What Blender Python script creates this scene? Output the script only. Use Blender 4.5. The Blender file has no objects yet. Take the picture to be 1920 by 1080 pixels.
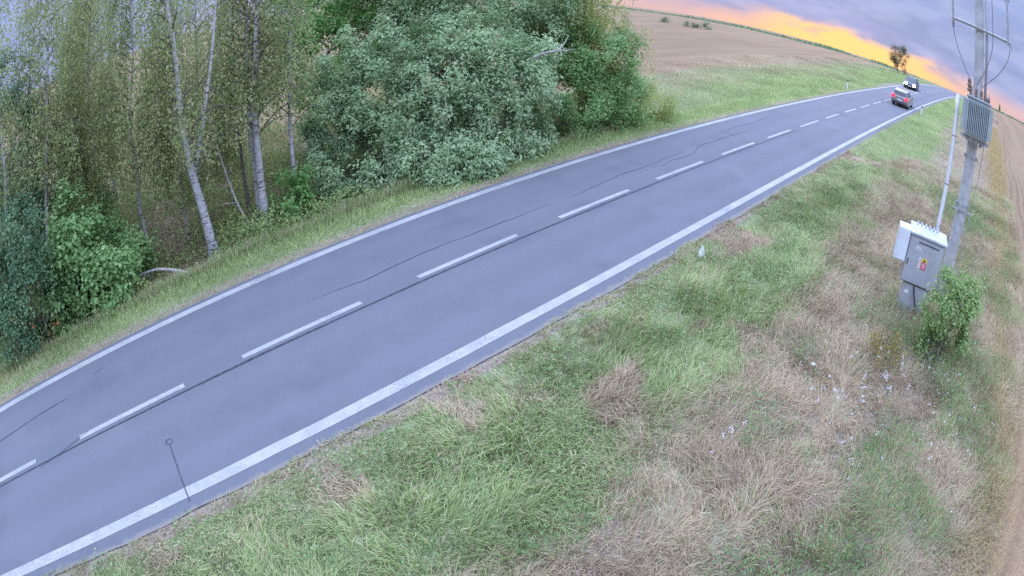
import bpy, math, random
import numpy as np
from mathutils import Matrix, Vector

# ------------------------------------------------------------------ camera, sky, sun, exposure
sc = bpy.context.scene
COL = sc.collection
CAM_H = 6.464
cd = bpy.data.cameras.new('camera')
cd.type = 'PANO'
cd.panorama_type = 'FISHEYE_LENS_POLYNOMIAL'          # wide roadside lens with barrel distortion
cd.sensor_fit = 'HORIZONTAL'
cd.sensor_width = 36.0
cd.sensor_height = 20.25
cd.fisheye_fov = math.radians(200)
cd.fisheye_polynomial_k0 = 0.0
cd.fisheye_polynomial_k1 = -1.0 / (1.15002257 * 18.75)
cd.fisheye_polynomial_k2 = 0.0
cd.fisheye_polynomial_k3 = -0.148303751 / 18.75 ** 3
cd.fisheye_polynomial_k4 = 0.0
cd.clip_start = 0.05
cd.clip_end = 9000
cam = bpy.data.objects.new('camera', cd)
COL.objects.link(cam)
cam.matrix_world = (Matrix.Translation((0, 0, CAM_H))
                    @ Matrix.Rotation(math.pi / 2 - 0.495420611, 4, 'X')
                    @ Matrix.Rotation(0.0243259144, 4, 'Z'))
sc.camera = cam

SUN_AZ = math.radians(33.5)      # clockwise from +Y
SUN_EL = math.radians(2.0)
world = bpy.data.worlds.new('World')
sc.world = world
world.use_nodes = True


def build_world():
    nt = world.node_tree
    nt.nodes.clear()
    N, L = nt.nodes.new, nt.links.new

    def math_(op, a, b=None, c=None, clamp=False):
        n = N('ShaderNodeMath'); n.operation = op; n.use_clamp = clamp
        for i, v in enumerate((a, b, c)):
            if v is None:
                continue
            if isinstance(v, (int, float)):
                n.inputs[i].default_value = v
            else:
                L(v, n.inputs[i])
        return n.outputs[0]

    def smooth(v, a, b):
        n = N('ShaderNodeMapRange'); n.interpolation_type = 'SMOOTHSTEP'
        L(v, n.inputs[0]); n.inputs[1].default_value = a; n.inputs[2].default_value = b
        n.inputs[3].default_value = 0; n.inputs[4].default_value = 1
        return n.outputs[0]

    def mix(f, a, b):
        n = N('ShaderNodeMix'); n.data_type = 'RGBA'
        if isinstance(f, (int, float)):
            n.inputs[0].default_value = f
        else:
            L(f, n.inputs[0])
        for i, v in ((6, a), (7, b)):
            if isinstance(v, tuple):
                n.inputs[i].default_value = (*v, 1)
            else:
                L(v, n.inputs[i])
        return n.outputs[2]

    tc = N('ShaderNodeTexCoord')
    sep = N('ShaderNodeSeparateXYZ'); L(tc.outputs['Generated'], sep.inputs[0])
    X, Y, Z = sep.outputs
    sky = N('ShaderNodeTexSky'); sky.sky_type = 'NISHITA'; sky.sun_disc = False
    sky.sun_elevation = SUN_EL; sky.sun_rotation = SUN_AZ; sky.altitude = 500
    # cosine to the sun's azimuth
    sx, sy = math.sin(SUN_AZ), math.cos(SUN_AZ)
    hl = math_('MAXIMUM', math_('SQRT', math_('ADD', math_('MULTIPLY', X, X), math_('MULTIPLY', Y, Y))), 0.001)
    ca = math_('DIVIDE', math_('ADD', math_('MULTIPLY', X, sx), math_('MULTIPLY', Y, sy)), hl)
    # stretched clouds in direction space
    cx = N('ShaderNodeCombineXYZ'); L(X, cx.inputs[0]); L(Y, cx.inputs[1]); L(math_('MULTIPLY', Z, 4.0), cx.inputs[2])
    no = N('ShaderNodeTexNoise'); no.inputs['Scale'].default_value = 5.0; no.inputs['Detail'].default_value = 7
    no.inputs['Roughness'].default_value = 0.55; no.inputs['Distortion'].default_value = 0.4
    L(cx.outputs[0], no.inputs['Vector'])
    no2 = N('ShaderNodeTexNoise'); no2.inputs['Scale'].default_value = 11.0; no2.inputs['Detail'].default_value = 5
    L(cx.outputs[0], no2.inputs['Vector'])
    nz = no.outputs['Fac']
    zj = math_('ADD', Z, math_('MULTIPLY', math_('SUBTRACT', nz, 0.5), 0.09))
    # cloud deck: pale lavender low, unseen overhead part brightened to light the scene
    low = mix(smooth(zj, 0.02, 0.22), (0.21, 0.245, 0.43), (0.19, 0.245, 0.43))
    low = mix(math_('MULTIPLY', smooth(nz, 0.46, 0.62), 0.75), low, (0.17, 0.215, 0.36))
    low = mix(math_('MULTIPLY', smooth(no2.outputs['Fac'], 0.42, 0.66), 0.30), low, (0.35, 0.385, 0.56))
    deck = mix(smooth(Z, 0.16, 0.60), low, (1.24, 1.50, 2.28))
    # warm band over the place where the sun goes down
    warmaz = math_('ADD', math_('MULTIPLY', smooth(ca, 0.2, 0.95), 0.50), math_('MULTIPLY', smooth(ca, 0.95, 0.997), 0.50))
    warm = math_('MULTIPLY', math_('SUBTRACT', 1.0, smooth(zj, 0.002, 0.050)), warmaz)
    band = mix(smooth(zj, -0.005, 0.075), (0.68, 0.37, 0.20), (0.50, 0.33, 0.36))
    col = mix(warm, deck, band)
    # glowing cloud edge close to the sun
    glow = math_('MULTIPLY', math_('MULTIPLY', smooth(ca, 0.978, 0.9985),
                 math_('SUBTRACT', 1.0, smooth(zj, 0.02, 0.045))), smooth(no2.outputs['Fac'], 0.34, 0.50))
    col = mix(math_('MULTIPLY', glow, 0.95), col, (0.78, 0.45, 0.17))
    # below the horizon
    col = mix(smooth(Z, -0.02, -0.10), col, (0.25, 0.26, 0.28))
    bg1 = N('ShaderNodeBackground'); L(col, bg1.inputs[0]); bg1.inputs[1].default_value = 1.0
    bg2 = N('ShaderNodeBackground'); L(sky.outputs[0], bg2.inputs[0]); bg2.inputs[1].default_value = 0.0015
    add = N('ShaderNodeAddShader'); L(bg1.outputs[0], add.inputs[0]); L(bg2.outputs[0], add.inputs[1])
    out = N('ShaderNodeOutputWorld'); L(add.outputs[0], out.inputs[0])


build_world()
sd = bpy.data.lights.new('sun', 'SUN')
sd.energy = 0.5
sd.angle = math.radians(12)
sd.color = (1.0, 0.72, 0.48)
sun = bpy.data.objects.new('sun', sd)
COL.objects.link(sun)
SE = math.radians(5)
sdir = Vector((math.sin(SUN_AZ) * math.cos(SE), math.cos(SUN_AZ) * math.cos(SE), math.sin(SE)))
sun.rotation_euler = sdir.to_track_quat('Z', 'Y').to_euler()
sun.location = (30, 45, 30)

sc.view_settings.view_transform = 'Standard'
sc.view_settings.look = 'None'
sc.view_settings.gamma = 1.0
sc.view_settings.use_curve_mapping = False
sc.view_settings.exposure = 0.8
sc.cycles.max_bounces = 14
sc.cycles.diffuse_bounces = 10
sc.cycles.glossy_bounces = 2
sc.cycles.transmission_bounces = 12
sc.cycles.transparent_max_bounces = 4
sc.cycles.use_denoising = False

# ------------------------------------------------------------------ helpers
rng = np.random.default_rng(7)


def NT(name):
    m = bpy.data.materials.new(name); m.use_nodes = True
    nt = m.node_tree
    for n in list(nt.nodes):
        nt.nodes.remove(n)
    out = nt.nodes.new('ShaderNodeOutputMaterial')
    return m, nt, out


class G:
    """small node helper"""
    def __init__(s, nt):
        s.nt = nt
    def n(s, t, **kw):
        n = s.nt.nodes.new(t)
        for k, v in kw.items():
            setattr(n, k, v)
        return n
    def put(s, sock, v):
        if isinstance(v, (int, float)):
            sock.default_value = v
        elif isinstance(v, tuple):
            sock.default_value = (*v, 1) if len(v) == 3 and sock.type == 'RGBA' else v
        else:
            s.nt.links.new(v, sock)
    def attr(s, name, out='Fac'):
        n = s.n('ShaderNodeAttribute'); n.attribute_name = name
        return n.outputs[out]
    def coord(s, kind='Object', scale=(1, 1, 1)):
        tc = s.n('ShaderNodeTexCoord'); mp = s.n('ShaderNodeMapping')
        s.put(mp.inputs[0], tc.outputs[kind]); mp.inputs['Scale'].default_value = scale
        return mp.outputs[0]
    def noise(s, vec, scale, detail=4, rough=.55, out='Fac', dist=0.0):
        n = s.n('ShaderNodeTexNoise'); s.put(n.inputs['Vector'], vec)
        n.inputs['Scale'].default_value = scale; n.inputs['Detail'].default_value = detail
        n.inputs['Roughness'].default_value = rough; n.inputs['Distortion'].default_value = dist
        return n.outputs[out]
    def rmap(s, v, a, b, c=0., d=1.):
        n = s.n('ShaderNodeMapRange'); n.interpolation_type = 'SMOOTHSTEP'
        s.put(n.inputs[0], v); n.inputs[1].default_value = a; n.inputs[2].default_value = b
        n.inputs[3].default_value = c; n.inputs[4].default_value = d
        return n.outputs[0]
    def math(s, op, a, b=0.0, clamp=False):
        n = s.n('ShaderNodeMath', operation=op, use_clamp=clamp); s.put(n.inputs[0], a); s.put(n.inputs[1], b)
        return n.outputs[0]
    def mix(s, f, a, b, mode='MIX'):
        n = s.n('ShaderNodeMix', data_type='RGBA', blend_type=mode)
        s.put(n.inputs[0], f); s.put(n.inputs[6], a); s.put(n.inputs[7], b)
        return n.outputs[2]
    def ramp(s, f, stops):
        n = s.n('ShaderNodeValToRGB'); s.put(n.inputs[0], f)
        e = n.color_ramp.elements
        while len(e) < len(stops):
            e.new(0.5)
        for k, (p, c) in zip(e, stops):
            k.position = p; k.color = (*c, 1)
        return n.outputs[0]
    def bump(s, h, strength=.3, dist=.02):
        n = s.n('ShaderNodeBump'); n.inputs['Strength'].default_value = strength; n.inputs['Distance'].default_value = dist
        s.put(n.inputs['Height'], h)
        return n.outputs[0]
    def bsdf(s, col, rough=.8, normal=None, metal=0., spec=.3):
        n = s.n('ShaderNodeBsdfPrincipled'); s.put(n.inputs['Base Color'], col); s.put(n.inputs['Roughness'], rough)
        n.inputs['Metallic'].default_value = metal; n.inputs['Specular IOR Level'].default_value = spec
        if normal is not None:
            s.put(n.inputs['Normal'], normal)
        return n.outputs[0]


def plain(name, col, rough=.7, metal=0., var=.12, scale=6., bump=.0, spec=.3):
    m, nt, out = NT(name); g = G(nt)
    v = g.coord('Object'); n = g.noise(v, scale, 5)
    dark = tuple(c * (1 - var * 2) for c in col); lite = tuple(min(1, c * (1 + var)) for c in col)
    c = g.mix(g.rmap(n, .3, .7), dark, lite)
    nor = g.bump(g.noise(v, scale * 6, 4), bump, .01) if bump else None
    g.put(out.inputs[0], g.bsdf(c, rough, nor, metal, spec))
    return m


def emit(name, col, strength):
    m, nt, out = NT(name); g = G(nt)
    e = g.n('ShaderNodeEmission'); g.put(e.inputs[0], col); e.inputs[1].default_value = strength
    g.put(out.inputs[0], e.outputs[0])
    return m


def leafmat(name, stops, trans=.3, rough=.55, spec=.25):
    m, nt, out = NT(name); g = G(nt)
    col = g.ramp(g.attr('rnd'), stops)
    b = g.bsdf(col, rough, spec=spec)
    t = g.n('ShaderNodeBsdfTranslucent'); g.put(t.inputs[0], col)
    mx = g.n('ShaderNodeMixShader'); mx.inputs[0].default_value = trans
    g.put(mx.inputs[1], b); g.put(mx.inputs[2], t.outputs[0])
    g.put(out.inputs[0], mx.outputs[0])
    return m


def mesh_np(name, V, F, mat, parent=None, smooth=False, attrs=None, loc=None):
    """F: list of int arrays, each (n, k)"""
    me = bpy.data.meshes.new(name)
    V = np.asarray(V, np.float32)
    if not isinstance(F, (list, tuple)):
        F = [F]
    F = [np.asarray(f, np.int32) for f in F if len(f)]
    nl = sum(f.size for f in F); nf = sum(len(f) for f in F)
    me.vertices.add(len(V)); me.vertices.foreach_set('co', V.ravel())
    me.loops.add(nl); me.loops.foreach_set('vertex_index', np.concatenate([f.ravel() for f in F]))
    tot = np.concatenate([np.full(len(f), f.shape[1], np.int32) for f in F])
    st = np.concatenate([[0], np.cumsum(tot)[:-1]]).astype(np.int32)
    me.polygons.add(nf); me.polygons.foreach_set('loop_start', st); me.polygons.foreach_set('loop_total', tot)
    me.polygons.foreach_set('use_smooth', np.full(nf, smooth))
    me.update(calc_edges=True)
    for k, a in (attrs or {}).items():
        at = me.attributes.new(k, 'FLOAT', 'POINT'); at.data.foreach_set('value', np.asarray(a, np.float32))
    if mat is not None:
        me.materials.append(mat)
    o = bpy.data.objects.new(name, me)
    COL.objects.link(o)
    if parent is not None:
        o.parent = parent
    if loc is not None:
        o.location = loc
    return o


class MB:
    """collects boxes, tubes, prisms into one mesh"""
    def __init__(s):
        s.V = []; s.Q = {}; s.n = 0
    def add(s, V, F):
        V = np.asarray(V, float)
        for f in F:
            s.Q.setdefault(len(f), []).append([i + s.n for i in f])
        s.V.append(V); s.n += len(V)
        return s
    def box(s, c, size, rot=None, taper=1.0):
        h = np.array(size) / 2
        P = np.array([[x, y, z] for z in (-1, 1) for y in (-1, 1) for x in (-1, 1)], float)
        P[4:, :2] *= taper
        P = P * h
        if rot is not None:
            P = P @ np.array(rot).T
        return s.add(P + np.array(c), [(0, 2, 3, 1), (4, 5, 7, 6), (0, 1, 5, 4), (2, 6, 7, 3), (0, 4, 6, 2), (1, 3, 7, 5)])
    def tube(s, pts, rad, k=8, cap=True):
        pts = np.asarray(pts, float); n = len(pts)
        rad = np.broadcast_to(np.asarray(rad, float), (n,))
        t = np.gradient(pts, axis=0); t /= np.linalg.norm(t, axis=1)[:, None] + 1e-9
        ref = np.array([0.13, 0.31, 0.94]) if abs(t[:, 2]).mean() < .8 else np.array([1., .12, 0])
        a = np.cross(t, ref); a /= np.linalg.norm(a, axis=1)[:, None] + 1e-9
        b = np.cross(t, a)
        an = np.arange(k) * 2 * math.pi / k
        P = pts[:, None, :] + rad[:, None, None] * (np.cos(an)[None, :, None] * a[:, None, :] + np.sin(an)[None, :, None] * b[:, None, :])
        F = [(i * k + j, i * k + (j + 1) % k, (i + 1) * k + (j + 1) % k, (i + 1) * k + j) for i in range(n - 1) for j in range(k)]
        s.add(P.reshape(-1, 3), F)
        if cap:
            s.Q.setdefault(k, []).append([s.n - n * k + j for j in range(k)][::-1])
            s.Q[k].append([s.n - k + j for j in range(k)])
        return s
    def lathe(s, prof, c=(0, 0, 0), k=12):
        prof = np.asarray(prof, float)
        an = np.arange(k) * 2 * math.pi / k
        P = np.array([[r * math.cos(a), r * math.sin(a), z] for r, z in prof for a in an]) + np.array(c)
        n = len(prof)
        F = [(i * k + j, i * k + (j + 1) % k, (i + 1) * k + (j + 1) % k, (i + 1) * k + j) for i in range(n - 1) for j in range(k)]
        F += [tuple(range(k))[::-1], tuple((n - 1) * k + j for j in range(k))]
        return s.add(P, F)
    def build(s, name, mat, parent=None, smooth=False, loc=None, bevel=0.):
        o = mesh_np(name, np.concatenate(s.V), [np.array(f) for f in s.Q.values()], mat, parent, smooth, loc=loc)
        if bevel:
            m = o.modifiers.new('bevel', 'BEVEL'); m.width = bevel; m.segments = 2; m.limit_method = 'ANGLE'
        return o


def tag(o, label=None, cat=None, group=None, kind=None):
    if label: o['label'] = label
    if cat: o['category'] = cat
    if group: o['group'] = group
    if kind: o['kind'] = kind
    return o


def thing(name, loc, label, cat, group=None, rz=0.0):
    o = bpy.data.objects.new(name, None); COL.objects.link(o)
    o.location = loc; o.rotation_euler = (0, 0, rz)
    o.empty_display_size = .3
    return tag(o, label, cat, group)


def vnoise(x, y, seed=0):
    """smooth value noise 0..1"""
    x = np.asarray(x, float); y = np.asarray(y, float)
    xi = np.floor(x).astype(np.int64); yi = np.floor(y).astype(np.int64)
    fx = x - xi; fy = y - yi
    fx = fx * fx * (3 - 2 * fx); fy = fy * fy * (3 - 2 * fy)
    def h(a, b):
        v = np.sin(a * 127.1 + b * 311.7 + seed * 74.7) * 43758.5453
        return v - np.floor(v)
    return (h(xi, yi) * (1 - fx) + h(xi + 1, yi) * fx) * (1 - fy) + (h(xi, yi + 1) * (1 - fx) + h(xi + 1, yi + 1) * fx) * fy


def fnoise(x, y, seed=0):
    return .55 * vnoise(x, y, seed) + .3 * vnoise(x * 2.1, y * 2.1, seed + 1) + .15 * vnoise(x * 4.3, y * 4.3, seed + 2)


def sm(a, b, x):
    t = np.clip((x - a) / (b - a), 0, 1)
    return t * t * (3 - 2 * t)


# road frame: u runs along the road (uphill), v to its left
O = np.array([9.43346245, 22.33094346]); T = np.array([.74322679, .66903956]); Nn = np.array([-T[1], T[0]])


def uv(x, y):
    dx = np.asarray(x) - O[0]; dy = np.asarray(y) - O[1]
    return dx * T[0] + dy * T[1], dx * Nn[0] + dy * Nn[1]


def xy(u, v):
    return O[0] + T[0] * u + Nn[0] * v, O[1] + T[1] * u + Nn[1] * v


def prof(u):
    u = np.asarray(u, float)
    w = np.clip(u - 55, 0, 50)
    return 1.19 + .0622 * np.clip(u, -50, 55) + .0622 * (w - w * w / 100) - .010 * np.clip(u - 115, 0, 200)


def vc(u):
    return .12 - .00055 * np.clip(u, -60, 140) ** 2


def zg(u, v):
    u = np.asarray(u, float); v = np.asarray(v, float)
    d = v - vc(u)
    k = 1 - sm(-4, 9, u)
    z = prof(u) - .0175 * np.clip(v, -80, 40) - k * .55 * sm(4.6, 6.2, d) - .05 * sm(3.6, 4.6, np.abs(d))
    off = sm(3.6, 6, np.abs(d)) * (1 - sm(40, 120, np.abs(v)))
    return z + off * .16 * (fnoise(u * .35, v * .35, 3) - .5)


def P3(u, v, dz=0.):
    x, y = xy(u, v)
    return np.stack([x, y, zg(u, v) + dz], -1)


def gz(x, y):
    return float(zg(*uv(x, y)))


# ------------------------------------------------------------------ ground
def mat_ground():
    m, nt, out = NT('ground_soil'); g = G(nt)
    v = g.coord('Object')
    n1 = g.noise(v, .6, 6); n2 = g.noise(v, 5, 6); n3 = g.noise(v, 28, 5); n0 = g.noise(v, .06, 4)
    soil = g.mix(g.rmap(n2, .3, .7), (.27, .22, .175), (.38, .32, .26))
    soil = g.mix(g.rmap(n3, .38, .62), soil, (.20, .165, .13))
    green = g.mix(g.rmap(n2, .3, .7), (.20, .25, .12), (.30, .34, .18))
    green = g.mix(g.rmap(n3, .4, .62), green, (.12, .13, .06))
    green = g.mix(g.rmap(n1, .5, .8), green, (.38, .34, .25))
    # stubble rows
    s2 = g.coord('Object', (1, 1, 1))
    mp = g.n('ShaderNodeMapping'); g.put(mp.inputs[0], s2)
    mp.inputs['Rotation'].default_value = (0, 0, -math.atan2(T[1], T[0]))
    sp = g.n('ShaderNodeSeparateXYZ'); g.put(sp.inputs[0], mp.outputs[0])
    wob = g.math('ADD', sp.outputs[1], g.math('MULTIPLY', g.noise(v, .15, 3), 1.2))
    row = g.math('SINE', g.math('MULTIPLY', wob, 2 * math.pi / .55))
    bandn = g.n('ShaderNodeTexNoise'); cmb = g.n('ShaderNodeCombineXYZ')
    g.put(cmb.inputs[0], g.math('MULTIPLY', sp.outputs[0], .02)); g.put(cmb.inputs[1], g.math('MULTIPLY', sp.outputs[1], .35))
    g.put(bandn.inputs['Vector'], cmb.outputs[0]); bandn.inputs['Scale'].default_value = 1.2; bandn.inputs['Detail'].default_value = 4
    stub = g.mix(g.rmap(row, -.6, .9), (0.212, 0.144, 0.087), (0.299, 0.206, 0.122))
    stub = g.mix(g.rmap(bandn.outputs['Fac'], .35, .65), stub, (0.327, 0.228, 0.133))
    stub = g.mix(g.rmap(n3, .42, .7), stub, (0.164, 0.112, 0.071))
    stub = g.mix(g.math('MULTIPLY', g.rmap(n0, .45, .7), .45), stub, (0.279, 0.219, 0.122))
    stub = g.mix(g.math('MULTIPLY', g.rmap(g.noise(v, 2.2, 6, .7), .5, .72), .5), stub, (0.193, 0.133, 0.085))
    lit = g.mix(g.rmap(n2, .3, .7), (.17, .12, .085), (.29, .20, .135))
    lit = g.mix(g.rmap(g.noise(v, 14, 5), .45, .7), lit, (.10, .10, .05))
    jit = g.math('MULTIPLY', g.math('SUBTRACT', n1, .5), .9)
    def mask(name):
        return g.rmap(g.math('ADD', g.attr(name), jit), .4, .6)
    col = g.mix(mask('green'), soil, green)
    col = g.mix(mask('litter'), col, lit)
    col = g.mix(mask('stubble'), col, stub)
    h = g.math('ADD', n3, g.math('MULTIPLY', n2, 1.5))
    g.put(out.inputs[0], g.bsdf(col, .95, g.bump(h, .5, .05), spec=.1))
    return m


def build_ground():
    def axis(parts):
        return np.unique(np.concatenate([np.linspace(a, b, n) for a, b, n in parts]))
    U = axis([(-4000, -400, 8), (-400, -70, 12), (-70, -32, 20), (-32, 10, 140), (10, 60, 90), (60, 160, 90), (160, 500, 30), (500, 5000, 16)])
    Vv = axis([(-4000, -400, 8), (-400, -60, 20), (-60, -18, 30), (-18, 12, 120), (12, 60, 60), (60, 200, 30), (200, 600, 14), (600, 4000, 8)])
    UU, VV = np.meshgrid(U, Vv, indexing='ij')
    d = VV - vc(UU)
    Z = zg(UU, VV) - .030 * (1 - sm(3.3, 3.7, np.abs(d))) - .004
    far = np.hypot(UU, VV)
    Z += sm(250, 900, far) * 3.0 * (fnoise(UU * .004, VV * .004, 9) - .45)
    X, Y = xy(UU, VV)
    V = np.stack([X, Y, Z], -1).reshape(-1, 3)
    nu, nv = UU.shape
    i = np.arange(nu - 1)[:, None] * nv + np.arange(nv - 1)[None, :]
    F = np.stack([i, i + nv, i + nv + 1, i + 1], -1).reshape(-1, 4)
    forest = sm(-75, -60, UU) * (1 - sm(-4, 3, UU)) * sm(4.4, 5.2, d) * (1 - sm(14, 22, VV))
    stubR = 1 - sm(-13.2, -12.2, VV + .7 * sm(-5, 10, -UU))
    stubL = sm(11, 15.5, VV) * (1 - forest)
    green = np.clip(sm(3.45, 3.9, np.abs(d)), 0, 1) * (1 - .55 * sm(6.6, 7.6, -VV))
    o = mesh_np('ground', V, F, mat_ground(), None, True,
                dict(green=green.ravel(), litter=forest.ravel(), stubble=np.maximum(stubL, stubR).ravel()))
    tag(o, kind='structure')


build_ground()


# ------------------------------------------------------------------ road
def mat_asphalt():
    m, nt, out = NT('asphalt'); g = G(nt)
    v = g.coord('Object')
    n = g.noise(v, 1.1, 6); f = g.noise(v, 60, 3, .7); l = g.noise(v, .12, 4)
    a = g.attr('across')
    col = g.mix(g.rmap(n, .3, .7), (0.112, 0.119, 0.140), (0.136, 0.143, 0.164))
    col = g.mix(g.rmap(l, .35, .65), col, (0.120, 0.127, 0.147))
    col = g.mix(g.math('MULTIPLY', g.rmap(f, .42, .66), .75), col, (0.176, 0.182, 0.200))
    col = g.mix(g.math('MULTIPLY', g.rmap(g.noise(v, 75, 2, .6), .52, .68), .7), col, (0.096, 0.100, 0.112))
    col = g.mix(g.math('MULTIPLY', g.rmap(g.noise(v, .45, 6, .65), .5, .72), .45), col, (.085, .092, .11))
    col = g.mix(g.math('MULTIPLY', g.rmap(g.noise(v, .28, 5, .6), .55, .75), .35), col, (.20, .205, .22))
    # polished wheel tracks and a dusty outer edge
    col = g.mix(g.math('MULTIPLY', g.attr('track'), .45), col, (0.152, 0.159, 0.180))
    col = g.mix(g.rmap(g.math('ADD', g.attr('edge'), g.math('MULTIPLY', g.math('SUBTRACT', g.noise(v, 5, 5), .5), .8)), .45, .75), col, (0.200, 0.184, 0.172))
    g.put(out.inputs[0], g.bsdf(col, .82, g.bump(f, .35, .006), spec=.25))
    return m


def mat_paint():
    m, nt, out = NT('road_paint'); g = G(nt)
    v = g.coord('Object')
    wear = g.math('ADD', g.noise(v, 34, 4, .75), g.math('MULTIPLY', g.math('SUBTRACT', g.noise(v, .7, 3), .5), .35))
    col = g.mix(g.rmap(g.noise(v, 3, 5), .3, .7), (0.320, 0.320, 0.312), (0.384, 0.380, 0.368))
    col = g.mix(g.rmap(wear, .55, .62), col, (0.176, 0.180, 0.200))
    g.put(out.inputs[0], g.bsdf(col, .7, g.bump(wear, .2, .004), spec=.3))
    return m


M_PAINT = mat_paint()
M_SEAL = plain('bitumen_seal', (0.060, 0.062, 0.076), .6, var=.2, scale=9)


M_CRACK = plain('crack_filler', (.078, .082, .10), .7, var=.2, scale=9)


def ribbon(name, us, d0, d1, dz, mat, parent=None, wob=None, cols=2, attrs=None, kind=None):
    us = np.asarray(us, float); n = len(us)
    ds = np.linspace(0, 1, cols)
    a = d0 if np.ndim(d0) else np.full(n, d0); b = d1 if np.ndim(d1) else np.full(n, d1)
    D = a[:, None] * (1 - ds) + b[:, None] * ds
    UU = np.repeat(us[:, None], cols, 1)
    VV = vc(UU) + D
    X, Y = xy(UU, VV)
    # the carriageway itself is an even plane without verge relief
    Z = prof(UU) - .0175 * VV + dz
    V = np.stack([X, Y, Z], -1).reshape(-1, 3)
    i = np.arange(n - 1)[:, None] * cols + np.arange(cols - 1)[None, :]
    F = np.stack([i, i + cols, i + cols + 1, i + 1], -1).reshape(-1, 4)
    o = mesh_np(name, V, F, mat, parent, False, attrs(UU, D) if attrs else None)
    return o


def build_road():
    us = np.concatenate([np.arange(-70, 60, .25), np.arange(60, 190, 2)])
    jr = .10 * (fnoise(us * .9, us * 0, 5) - .5) + .22 * (vnoise(us * .13, us * 0, 6) - .5)
    jl = .10 * (fnoise(us * .9, us * 0, 15) - .5)
    def at(UU, D):
        tr = np.exp(-((np.abs(np.abs(D) - 1.45) - .72) / .3) ** 2)
        ed = sm(-3.05, -3.5, D) + sm(3.1, 3.4, D)
        return dict(track=tr.ravel(), edge=ed.ravel(), across=D.ravel())
    road = ribbon('road', us, -3.42 + jr, 3.22 + jl, 0.0, mat_asphalt(), None, cols=40, attrs=at)
    tag(road, kind='structure')
    um = np.arange(-70, 185, .5)
    e1 = .012 * (fnoise(um * 2.3, um * 0, 31) - .5)
    ribbon('edge_line', um, -3.055 + e1, -2.805 + e1, .006, M_PAINT, road)
    ribbon('edge_line', um, 2.83 + e1, 3.07 + e1, .006, M_PAINT, road)
    k = -10
    while True:
        s = -24.53 + 4.5 * k
        if s > 150:
            break
        ribbon('centre_dash', np.linspace(s, s + 3.0, 9), -.075, .075, .006, M_PAINT, road)
        k += 1
    # bitumen seals: long joint beside the dashes and a few cracks
    uj = np.arange(-60, 6, .3)
    w = -.21 + .03 * (fnoise(uj * .5, uj * 0, 8) - .5)
    hw = .022 + .012 * vnoise(uj * .7, uj * 0, 2)
    ribbon('joint_seal', uj, w - hw, w + hw, .010, M_SEAL, road)
    def crack(u0, u1, va, vb, amp, hw, seed):
        uu = np.arange(u0, u1, .15)
        t = (uu - u0) / (u1 - u0)
        c = va + (vb - va) * t + amp * (fnoise(uu * .55, uu * 0, seed) - .5) - vc(uu)
        h = hw * (.5 + vnoise(uu * 1.3, uu * 0, seed + 4)) * np.minimum(1, 6 * np.minimum(t, 1 - t) + .15)
        ribbon('crack_seal', uu, c - h * .75, c + h * .75, .010, M_CRACK, road)
    crack(-29, -24.7, 1.1, 1.55, .2, .018, 41)
    crack(-18.1, -10.4, .80, .90, .25, .013, 42)
    crack(-9.9, -3.0, .95, 1.25, .5, .016, 43)
    crack(-6.5, 3.5, .8, 1.5, .6, .012, 44)
    crack(1.0, 9.0, 1.9, 2.2, .4, .012, 45)
    crack(-23.9, -23.4, 2.0, 2.1, .05, .012, 46)
    crack(-25.9, -24.2, -.55, -.12, .1, .012, 47)
    # cut of the traffic loop: a straight saw line with a round plug at its end
    def plate(pts, name):
        P = np.array([[*xy(a, b), prof(a) - .0175 * b + .011] for a, b in pts])
        mesh_np(name, P, [np.arange(len(P))[None, :]], M_CRACK, road)
    plate([(-22.41, -3.3), (-22.385, -3.3), (-22.325, -1.72), (-22.35, -1.72)], 'loop_cut')
    ring = MB()
    an = np.linspace(0, 2 * math.pi, 17)[:-1]
    o_ = [(*xy(-22.33 + .085 * math.cos(a), -1.64 + .085 * math.sin(a)),) for a in an]
    i_ = [(*xy(-22.33 + .068 * math.cos(a), -1.64 + .068 * math.sin(a)),) for a in an]
    zz = prof(-22.33) + .0175 * 1.64 + .011
    V = [(*p, zz) for p in o_] + [(*p, zz) for p in i_]
    ring.add(V, [(j, (j + 1) % 16, 16 + (j + 1) % 16, 16 + j) for j in range(16)])
    ring.build('loop_plug', M_CRACK, road)


build_road()


# ------------------------------------------------------------------ leaves and trees
def leaves(C, size, ratio, rnd, seed, up=.3, out=None, droop=0., fold=.18):
    """one bent rhombus for each centre: C (n,3), size (n,)"""
    r = np.random.default_rng(seed)
    n = len(C)
    if out is not None:
        # leaves spread flat to the light: faces look outwards and up
        nn = out * 1.5 + r.normal(size=(n, 3)) * .42
        nn[:, 2] += .35
        nn /= np.linalg.norm(nn, axis=1)[:, None]
        d = r.normal(size=(n, 3)); d[:, 2] -= .35
        d -= nn * (d * nn).sum(1)[:, None]
    else:
        d = r.normal(size=(n, 3)); d[:, 2] -= droop
        nn = r.normal(size=(n, 3)); nn[:, 2] += up * 3
    d /= np.linalg.norm(d, axis=1)[:, None] + 1e-9
    s = np.cross(d, nn); s /= np.linalg.norm(s, axis=1)[:, None] + 1e-9
    q = np.cross(s, d)
    L = size[:, None]; W = L * ratio * .5
    m = C + d * L * .45 + q * L * fold
    V = np.stack([C, m + s * W, C + d * L, m - s * W], 1).reshape(-1, 3)
    F = np.arange(n * 4).reshape(n, 4)
    tri = np.concatenate([F[:, [0, 1, 2]], F[:, [0, 2, 3]]])
    return V, tri, np.repeat(rnd, 4)


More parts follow.
